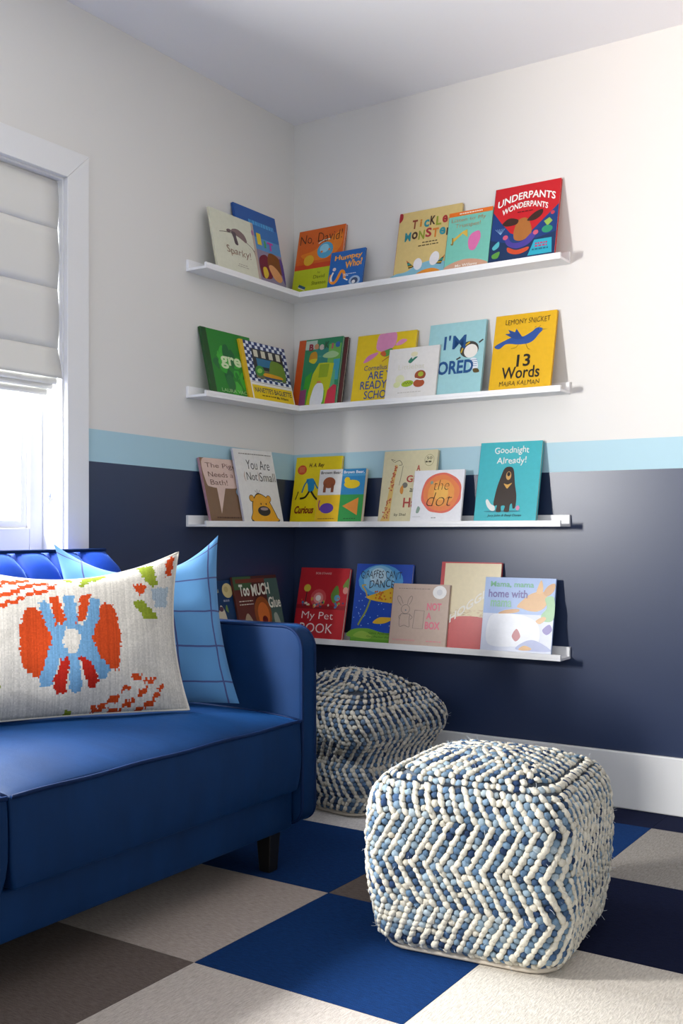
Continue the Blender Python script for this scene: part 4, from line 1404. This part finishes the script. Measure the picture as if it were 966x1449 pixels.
# ------------------------------------------------------------------ pillows
def pillow_mesh(w, h, th, nu, nv, pinch_top, pinch_bot, pinch_side, colfn=None, wrinkle=0.0, shear=0.0, droop=0.0):
    """two-sided pillow in local X (width), Z (height); front faces -Y; colour attribute 'thread'"""
    V, F, C = [], [], []
    def surf(u, v, s):
        a = max(0.0, 1 - abs(u) ** 2.6) ** 0.62
        b = max(0.0, 1 - abs(v) ** 2.6) ** 0.62
        d = th / 2 * a * b
        x = w / 2 * u * (1 - pinch_side * (1 - v * v) * abs(u) ** 1.5)
        if v > 0:
            z = h / 2 * v * (1 - pinch_top * (1 - u * u) * v ** 1.5)
        else:
            z = h / 2 * v * (1 - pinch_bot * (1 - u * u) * abs(v) ** 1.5)
        wr = wrinkle * a * b * (math.sin(7 * u + 4 * v) * math.sin(5 * v - 2 * u + 1) + 0.5 * math.sin(13 * u * v + 3))
        zz = z + h / 2
        return (x + shear * zz, s * (d + wr), zz + droop * u * (zz / h))
    for s in (-1, 1):
        base = len(V)
        for j in range(nv + 1):
            for i in range(nu + 1):
                V.append(surf(2 * i / nu - 1, 2 * j / nv - 1, s))
        for j in range(nv):
            for i in range(nu):
                a = base + j * (nu + 1) + i
                q = (a, a + 1, a + nu + 2, a + nu + 1)
                F.append(q if s < 0 else q[::-1])
                if colfn:
                    C.append(colfn((i + 0.5) / nu, (j + 0.5) / nv, s))
    me = bpy.data.meshes.new('pillow')
    me.from_pydata(V, [], F)
    me.update()
    me.polygons.foreach_set('use_smooth', [True] * len(F))
    uv = me.uv_layers.new(name='uv')
    half = (nu + 1) * (nv + 1)
    vi = np.zeros(len(me.loops), dtype=np.int32)
    me.loops.foreach_get('vertex_index', vi)
    k = vi % half
    arr = np.stack([(k % (nu + 1)) / nu * w, (k // (nu + 1)) / nv * h], 1).astype(np.float32)
    uv.data.foreach_set('uv', arr.ravel())
    if colfn:
        at = me.color_attributes.new('thread', 'FLOAT_COLOR', 'CORNER')
        cc = np.repeat(np.array([c + (1.0,) for c in C], dtype=np.float32), 4, axis=0)
        at.data.foreach_set('color', cc.ravel())
    return me

def place_pillow(name, me, mat, loc, yaw, lean, label, roll=0.0):
    e = empty(name)
    e.matrix_world = Matrix.Translation(loc) @ Matrix.Rotation(rad(yaw), 4, 'Z') @ Matrix.Rotation(rad(-lean), 4, 'X') @ Matrix.Rotation(rad(roll), 4, 'Y')
    tag(e, label, 'pillow')
    me.materials.append(mat)
    o = bpy.data.objects.new('pillow_cover', me)
    COL.objects.link(o)
    o.parent = e
    return e, o

def in_poly(x, y, P):
    r = False
    j = len(P) - 1
    for i in range(len(P)):
        if (P[i][1] > y) != (P[j][1] > y) and x < (P[j][0] - P[i][0]) * (y - P[i][1]) / (P[j][1] - P[i][1]) + P[i][0]:
            r = not r
        j = i
    return r

# ikat motif drawn in the frame u 0..1 across the right 80 percent of the cushion; coordinates in medallion units
IK_RED, IK_DRED, IK_BLUE, IK_GREEN, IK_CREAM = lin('#c8481c'), lin('#b22418'), lin('#6f9fc6'), lin('#8a9a2e'), lin('#d9d4ca')
IK = [
    (IK_RED, [(-0.72, 0.62), (-0.42, 0.60), (-0.28, 0.22), (-0.20, 0.0), (-0.28, -0.30), (-0.40, -0.66), (-0.60, -0.64), (-0.78, -0.40), (-0.82, -0.05), (-0.80, 0.3)]),
    (IK_RED, [(0.52, 0.70), (0.72, 0.66), (0.80, 0.3), (0.82, -0.1), (0.76, -0.56), (0.56, -0.56), (0.40, -0.3), (0.20, 0.0), (0.34, 0.32)]),
    (IK_BLUE, [(-0.50, 0.80), (-0.38, 0.80), (-0.18, 0.28), (-0.10, 0.34), (-0.10, 0.92), (0.08, 0.92), (0.10, 0.34), (0.20, 0.26), (0.36, 0.82), (0.50, 0.80), (0.46, 0.40),
               (0.32, 0.0), (0.46, -0.30), (0.62, -0.56), (0.56, -0.72), (0.44, -0.72), (0.22, -0.34), (0.10, -0.36), (0.16, -0.86), (0.06, -0.96), (-0.04, -0.9), (-0.06, -0.36),
               (-0.20, -0.32), (-0.34, -0.82), (-0.50, -0.8), (-0.50, -0.56), (-0.34, -0.1), (-0.30, 0.08), (-0.44, 0.44)]),
    (IK_RED, [(-0.32, 0.90), (-0.18, 0.90), (-0.08, 0.34), (-0.24, 0.30)]),
    (IK_RED, [(0.18, 0.92), (0.36, 0.94), (0.24, 0.42), (0.08, 0.30)]),
    (IK_DRED, [(-0.16, -0.32), (-0.04, -0.32), (-0.10, -0.94), (-0.26, -0.94), (-0.30, -0.7)]),
    (IK_DRED, [(0.10, -0.30), (0.22, -0.30), (0.42, -0.70), (0.38, -0.92), (0.28, -0.92), (0.20, -0.66)]),
    (IK_CREAM, [(-0.07, 0.22), (0.07, 0.24), (0.16, 0.02), (0.07, -0.22), (-0.05, -0.22), (-0.16, 0.0)]),
    (IK_GREEN, [(0.18, 1.10), (0.24, 1.35), (0.66, 1.48), (0.66, 1.32), (0.36, 1.18), (0.24, 1.08)]),
    (IK_GREEN, [(-0.04, 1.25), (0.08, 1.22), (0.06, 1.38), (-0.06, 1.38)]),
    (IK_GREEN, [(1.10, 1.46), (1.30, 1.40), (1.38, 1.02), (1.26, 1.02), (1.16, 1.2)]),
    (IK_GREEN, [(1.00, 0.72), (1.14, 0.74), (1.38, 0.40), (1.16, 0.36)]),
    (IK_RED, [(1.02, 1.08), (1.20, 1.04), (1.14, 0.84), (1.10, 0.84)]),
    (IK_RED, [(1.48, 1.40), (1.60, 1.42), (1.58, 1.14), (1.50, 1.14)]),
    (lin('#a9b9c4'), [(1.26, 0.98), (1.54, 1.0), (1.52, 0.62), (1.34, 0.58)]),
    (IK_GREEN, [(-0.40, -1.42), (-0.10, -1.40), (0.0, -1.16), (-0.12, -1.18)]),
    (IK_GREEN, [(-1.24, -0.3), (-1.06, -0.6), (-1.04, -0.86), (-1.24, -0.74)]),
    (IK_RED, [(-1.24, -0.96), (-1.12, -0.94), (-1.08, -1.24), (-1.24, -1.24)]),
]
DASH = [(.30, .41, -1.19), (.43, .57, -1.13), (.59, .77, -1.06), (.79, .93, -.92), (.95, 1.1, -.72), (.57, .8, -1.22), (.84, .97, -1.12), (1.02, 1.13, -.98), (1.1, 1.25, -.80),
        (.97, 1.07, -1.22), (1.1, 1.23, -1.14), (1.2, 1.29, -1.04), (1.27, 1.36, -.92),
        (-1.2, -1.12, 1.02), (-1.13, -.97, 1.12), (-1.0, -.77, 1.21), (-.84, -.6, 1.26), (-1.16, -1.02, .86), (-1.03, -.9, .95), (-.92, -.77, 1.02), (-.79, -.54, 1.11), (-.54, -.31, 1.19),
        (-1.05, -.95, .70), (-.97, -.8, .78), (-.84, -.7, .87), (-.7, -.57, .94), (-.57, -.34, 1.01), (-.33, -.2, 1.11)]
for (xa, xb, yc) in DASH:
    hh = 0.085
    xa, xb = xa - 0.012, xb + 0.012
    IK.append((IK_RED, [(xa, yc - hh * 0.6), (xb - 0.03, yc - hh * 0.45), (xb, yc + hh * 0.6), (xa + 0.03, yc + hh * 0.45)]))
IKB = [(min(p[0] for p in P), max(p[0] for p in P), min(p[1] for p in P), max(p[1] for p in P)) for _, P in IK]
rng = random.Random(4)
IK_JIT = {}
def ikat_color(u, v, s):
    col = IK_CREAM
    if s < 0:
        X = (u - 0.515) / 0.245
        key = int(v * 80)
        jx = IK_JIT.setdefault(('r', key), rng.uniform(-0.02, 0.02))
        jy = IK_JIT.setdefault(('c', int(u * 110)), rng.uniform(-0.03, 0.03))
        X += jx
        Y = (math.floor(v * 80) / 80 - 0.435) / 0.325 + jy
        X = X if abs(X) < 0.85 else math.copysign(0.85 + (abs(X) - 0.85) * 0.71, X)
        if Y > 0.95: Y = 0.95 + (Y - 0.95) * 0.66
        if Y < -0.95: Y = -0.95 + (Y + 0.95) * 0.69
        for (c, P), bb_ in zip(IK, IKB):
            if bb_[0] <= X <= bb_[1] and bb_[2] <= Y <= bb_[3] and in_poly(X, Y, P):
                col = c
    k = rng.uniform(0.86, 1.06)
    k *= IK_JIT.setdefault(('k', int(u * 190)), rng.uniform(0.86, 1.04))
    if col is IK_CREAM:
        g = 0.5 + 0.5 * math.sin(u * 17 + 3 * math.sin(v * 6)) * math.sin(v * 9 + u * 4)
        if g > 0.72:
            k *= 0.90
    return (col[0] * k, col[1] * k, col[2] * k)

me = pillow_mesh(0.62, 0.415, 0.13, 190, 118, 0.34, 0.035, 0.09, ikat_color, 0.004)
ik, ikc = place_pillow('lumbar_pillow', me, attr_mat('ikat_weave', 0.95, 1100, 0.5), (0.447, -1.568, 0.438), 58, 14,
             'cream woven lumbar pillow with orange and blue medallion pattern on the sofa')
# seam cord around the lumbar pillow
def seam_pts(me_, nu, nv):
    vs = me_.vertices
    idx = [i for i in range(nu + 1)] + [(j + 1) * (nu + 1) - 1 for j in range(1, nv + 1)] + [nv * (nu + 1) + i for i in range(nu - 1, -1, -1)] + [j * (nu + 1) for j in range(nv - 1, 0, -1)]
    return [tuple(vs[i].co) for i in idx[::2]]
a = N('cream_seam_cord'); a.color(rgba('#cfc9bd')); a.rough(0.9)
tube('seam_cord', seam_pts(me, 190, 118), 0.0028, a.m, ikc, 6, True, True)

def plaid_mat():
    a = N('blue_windowpane_linen')
    uvn = a.n('ShaderNodeUVMap', uv_map='uv')
    nz = a.noise(9, 2, uvn.outputs[0])
    sep = a.n('ShaderNodeSeparateXYZ')
    a.l(uvn.outputs[0], sep.inputs[0])
    wob = a.math('MULTIPLY', a.math('SUBTRACT', nz.outputs[0], 0.5), 0.012)
    fac = None
    for ax, per, off in ((0, 0.118, 0.052), (1, 0.094, 0.040)):
        p = a.math('ADD', sep.outputs[ax], wob)
        fr = a.math('FRACT', a.math('DIVIDE', a.math('ADD', p, off), per))
        ln = a.math('LESS_THAN', fr, 0.0046 / per)
        fac = ln if fac is None else a.math('MAXIMUM', fac, ln)
    fine = a.noise(900, 3, uvn.outputs[0])
    base = a.mix(fine.outputs[0], dark(rgba('#5288b8'), 0.8), dark(rgba('#5288b8'), 1.15))
    a.color(a.mix(fac, base, rgba('#3c4677')))
    a.rough(0.9)
    a.b.inputs['Sheen Weight'].default_value = 0.2
    a.bump(fine.outputs[0], 0.3, 0.002)
    return a.m
me2 = pillow_mesh(0.45, 0.455, 0.115, 60, 60, 0.44, 0.03, 0.11, None, 0.006, -0.13, 0.012)
place_pillow('square_pillow', me2, plaid_mat(), (0.446, -1.254, 0.428), 39, 12,
             'light blue square pillow with dark windowpane lines against the sofa arm', 0)

# ------------------------------------------------------------------ woven poufs
def sphere_template(seg=7, rings=4):
    V = [(0, 0, 1)]
    for r in range(1, rings):
        a = PI * r / rings
        for k in range(seg):
            b = 2 * PI * k / seg
            V.append((math.sin(a) * math.cos(b), math.sin(a) * math.sin(b), math.cos(a)))
    V.append((0, 0, -1))
    F = []
    for k in range(seg):
        F.append((0, 1 + k, 1 + (k + 1) % seg))
    for r in range(rings - 2):
        for k in range(seg):
            p, q = 1 + r * seg + k, 1 + r * seg + (k + 1) % seg
            F.append((p, p + seg, q))
            F.append((q, p + seg, q + seg))
    e = len(V) - 1
    b0 = 1 + (rings - 2) * seg
    for k in range(seg):
        F.append((e, b0 + (k + 1) % seg, b0 + k))
    return np.array(V, dtype=np.float64), np.array(F, dtype=np.int32)
ST_V, ST_F = sphere_template()

def make_pouf(label, center, yaw, hb, hm, ht, H, dome, blues, cream, rnd, cr, slump=0.0, phase=0):
    e = empty('woven_pouf', center)
    e.rotation_euler = (0, 0, rad(yaw))
    tag(e, label, 'pouf', 'woven poufs')
    rr = random.Random(rnd)
    z0 = 0.014
    def half(t):
        # half side at relative height t with rounded top
        base = hb + (hm - hb) * math.sin(min(1, t / 0.55) * PI / 2) if t < 0.55 else hm + (ht - hm) * ((t - 0.55) / 0.45) ** 2
        base -= slump * math.exp(-((t - 0.46) / 0.11) ** 2)
        base += slump * 1.1 * math.exp(-((t - 0.74) / 0.16) ** 2)
        if t > 0.80:
            q = (t - 0.80) / 0.20
            base -= 0.052 * (1 - math.sqrt(max(0, 1 - q * q)))
        if t < 0.06:
            q = (0.06 - t) / 0.06
            base -= 0.018 * q * q
        return base
    def perim(a, s, c):
        """rounded square of half a, corner radius c; s in 0..1 starting at the middle of the -Y side, anticlockwise"""
        st = 2 * (a - c)
        al = c * PI / 2
        tot = 4 * (st + al)
        d = (s % 1.0) * tot + st / 2
        k = int(d // (st + al)) % 4
        r = d - (d // (st + al)) * (st + al)
        if r < st:
            p = Vector((-a + c + r, -a)); n = Vector((0, -1))
        else:
            an = (r - st) / c
            p = Vector((a - c + c * math.sin(an), -a + c - c * math.cos(an))); n = Vector((math.sin(an), -math.cos(an)))
        q = k * PI / 2
        co, si = math.cos(q), math.sin(q)
        return Vector((p.x * co - p.y * si, p.x * si + p.y * co)), Vector((n.x * co - n.y * si, n.x * si + n.y * co)), tot
    lumps = []   # centre, tangent, up, normal, sizes, colour
    rowh = 0.0128
    nrow = int(H / rowh)
    ncol = 2 * int(round(4 * 2 * hm * 0.95 / 0.0315))
    band = 7
    sh = 0.0
    def pick_blue(run):
        return blues[run % len(blues)]
    def shade(c, k):
        return (c[0] * k, c[1] * k, c[2] * k)
    for j in range(nrow):
        t = (j + 0.5) / nrow
        dirn = 1 if ((j + phase) // band) % 2 == 0 else -1
        sh += dirn * 0.46
        a = half(t)
        dz = 0.01
        slope = (half(min(1, t + dz)) - half(max(0, t - dz))) / (2 * dz * H)
        z = z0 + H * t
        run = rr.randrange(50)
        for i in range(ncol):
            s = (i + 2 * 0 + sh * 2 * 0.5 + rr.uniform(-0.06, 0.06)) / ncol
            p, n2, _ = perim(a, s, cr)
            nn = Vector((n2.x, n2.y, -slope)).normalized()
            tg = Vector((-n2.y, n2.x, 0))
            up = nn.cross(tg).normalized()
            if rr.random() < 0.22:
                run = rr.randrange(50)
            isc = (i % 2 == 0)
            if isc:
                col = shade(cream, rr.uniform(0.88, 1.08)); sz = (0.0074, 0.0122, 0.0058)
                ang = -dirn * 0.62
            else:
                if rr.random() < 0.10:
                    col = shade(cream, rr.uniform(0.8, 1.0))
                else:
                    col = shade(pick_blue(run), rr.uniform(0.8, 1.2))
                sz = (0.0092, 0.0088, 0.0046 * rr.uniform(0.85, 1.25)); ang = -dirn * 0.35
            cpos = Vector((p.x, p.y, z)) + nn * ((0.001 if isc else 0.0) + rr.uniform(-0.001, 0.001)) + up * rr.uniform(-0.002, 0.002)
            lumps.append((cpos, tg, up, nn, sz, ang, col))
    # top: rows run on in rings towards the middle
    at = half(1.0)
    zt = z0 + H * 0.995
    kk = 0
    a = at - rowh * 0.35
    while a > 0.010:
        dirn = 1 if ((nrow + kk + phase) // band) % 2 == 0 else -1
        sh += dirn * 0.46
        c2 = min(cr, a * 0.75)
        tot = perim(a, 0, c2)[2]
        nc = max(4, 2 * int(round(tot / 0.0315)))
        run = rr.randrange(50)
        for i in range(nc):
            p, n2, _ = perim(a, (i + sh + rr.uniform(-0.06, 0.06)) / nc, c2)
            u, w = p.x / at, p.y / at
            q = max(abs(u), abs(w))
            hgt = dome * (1 - q * q)
            sl = dome * 2 * q / at
            tg = Vector((-n2.y, n2.x, 0))
            nn = Vector((n2.x * sl, n2.y * sl, 1)).normalized()
            up = nn.cross(tg).normalized()
            if rr.random() < 0.22:
                run = rr.randrange(50)
            isc = (i % 2 == 0)
            col = shade(cream, rr.uniform(0.88, 1.08)) if (isc or rr.random() < 0.1) else shade(pick_blue(run), rr.uniform(0.8, 1.2))
            sz = (0.0074, 0.0112, 0.0056) if isc else (0.0090, 0.0088, 0.0048)
            lumps.append((Vector((p.x, p.y, zt + hgt)) + nn * rr.uniform(-0.001, 0.001), tg, up, nn, sz, -dirn * (0.62 if isc else 0.35), col))
        a -= rowh
        kk += 1
    n = len(lumps)
    nv, nf = len(ST_V), len(ST_F)
    jit = np.random.RandomState(rnd)
    VV = np.zeros((n, nv, 3))
    CC = np.zeros((n, 4), dtype=np.float32)
    for k, (c, tg, up, nn, sz, ang, col) in enumerate(lumps):
        ca, sa = math.cos(ang), math.sin(ang)
        t2 = tg * ca + up * sa
        u2 = up * ca - tg * sa
        R = np.array([[*(t2 * sz[0])], [*(u2 * sz[1])], [*(nn * sz[2])]])
        VV[k] = (ST_V * jit.uniform(0.80, 1.22, (nv, 1))) @ (R * rr.uniform(0.84, 1.14)) + np.array(c)
        CC[k, :3] = col
        CC[k, 3] = 1
    FF = (ST_F[None] + (np.arange(n) * nv)[:, None, None]).reshape(-1, 3)
    me = bpy.data.meshes.new('weave')
    me.vertices.add(n * nv)
    me.vertices.foreach_set('co', VV.ravel())
    me.loops.add(FF.size)
    me.loops.foreach_set('vertex_index', FF.ravel())
    me.polygons.add(len(FF))
    me.polygons.foreach_set('loop_start', np.arange(0, FF.size, 3))
    me.polygons.foreach_set('loop_total', np.full(len(FF), 3))
    me.polygons.foreach_set('use_smooth', np.ones(len(FF), dtype=bool))
    me.update(calc_edges=True)
    at_ = me.color_attributes.new('thread', 'FLOAT_COLOR', 'POINT')
    at_.data.foreach_set('color', np.repeat(CC, nv, axis=0).ravel())
    me.materials.append(M['rag'])
    wv = bpy.data.objects.new('weave', me)
    COL.objects.link(wv)
    wv.parent = e
    wv['kind'] = 'stuff'
    # inner body
    V, F = [], []
    nr, ns = 14, 64
    for j in range(nr + 1):
        t = j / nr
        a = half(t) - 0.003
        for i in range(ns):
            p, _, _ = perim(a, i / ns, min(cr, a * 0.9))
            V.append((p.x, p.y, z0 - 0.006 + (H) * t))
    for j in range(nr):
        for i in range(ns):
            F.append((j * ns + i, j * ns + (i + 1) % ns, (j + 1) * ns + (i + 1) % ns, (j + 1) * ns + i))
    F.append(tuple(range(ns - 1, -1, -1)))
    ctr = len(V)
    V.append((0, 0, z0 + H + dome - 0.008))
    for i in range(ns):
        F.append((nr * ns + i, nr * ns + (i + 1) % ns, ctr))
    mesh_obj('body', V, F, M['pouf_core'], e, True, True)
    pts = []
    for i in range(72):
        p, _, _ = perim(half(0.0) + 0.002, i / 72, cr)
        pts.append((p.x, p.y, 0.008))
    tube('base_piping', pts, 0.007, M['cream_canvas'], e, 8, True, True)
    # loose thread ends
    parts = []
    for k in range(420):
        c, tg, up, nn, sz, ang, col = lumps[rr.randrange(n)]
        L = rr.uniform(0.006, 0.016)
        d = (nn + tg * rr.uniform(-0.8, 0.8) + up * rr.uniform(-0.8, 0.8)).normalized()
        b = c + nn * 0.005
        d2 = (d + tg * rr.uniform(-0.6, 0.6) + up * rr.uniform(-0.6, 0.6)).normalized()
        w = 0.0004
        q = [b, b + d * L * 0.5, b + d * L * 0.5 + d2 * L * 0.5]
        parts.append(tube_data(q, w, 3))
    V, F = join(parts)
    th = mesh_obj('loose_threads', V, F, M['thread'], e, False, True)
    th['kind'] = 'stuff'
    return e

M['rag'] = attr_mat('woven_denim_rag', 0.95, 500, 0.6)
M['pouf_core'] = paint_mat('pouf_core_cloth', '#5b6470', 0.95, 600, 0.3)
M['cream_canvas'] = paint_mat('cream_canvas', '#cfc4b4', 0.95, 900, 0.3)
M['thread'] = paint_mat('loose_thread', '#b9c2c8', 0.95)
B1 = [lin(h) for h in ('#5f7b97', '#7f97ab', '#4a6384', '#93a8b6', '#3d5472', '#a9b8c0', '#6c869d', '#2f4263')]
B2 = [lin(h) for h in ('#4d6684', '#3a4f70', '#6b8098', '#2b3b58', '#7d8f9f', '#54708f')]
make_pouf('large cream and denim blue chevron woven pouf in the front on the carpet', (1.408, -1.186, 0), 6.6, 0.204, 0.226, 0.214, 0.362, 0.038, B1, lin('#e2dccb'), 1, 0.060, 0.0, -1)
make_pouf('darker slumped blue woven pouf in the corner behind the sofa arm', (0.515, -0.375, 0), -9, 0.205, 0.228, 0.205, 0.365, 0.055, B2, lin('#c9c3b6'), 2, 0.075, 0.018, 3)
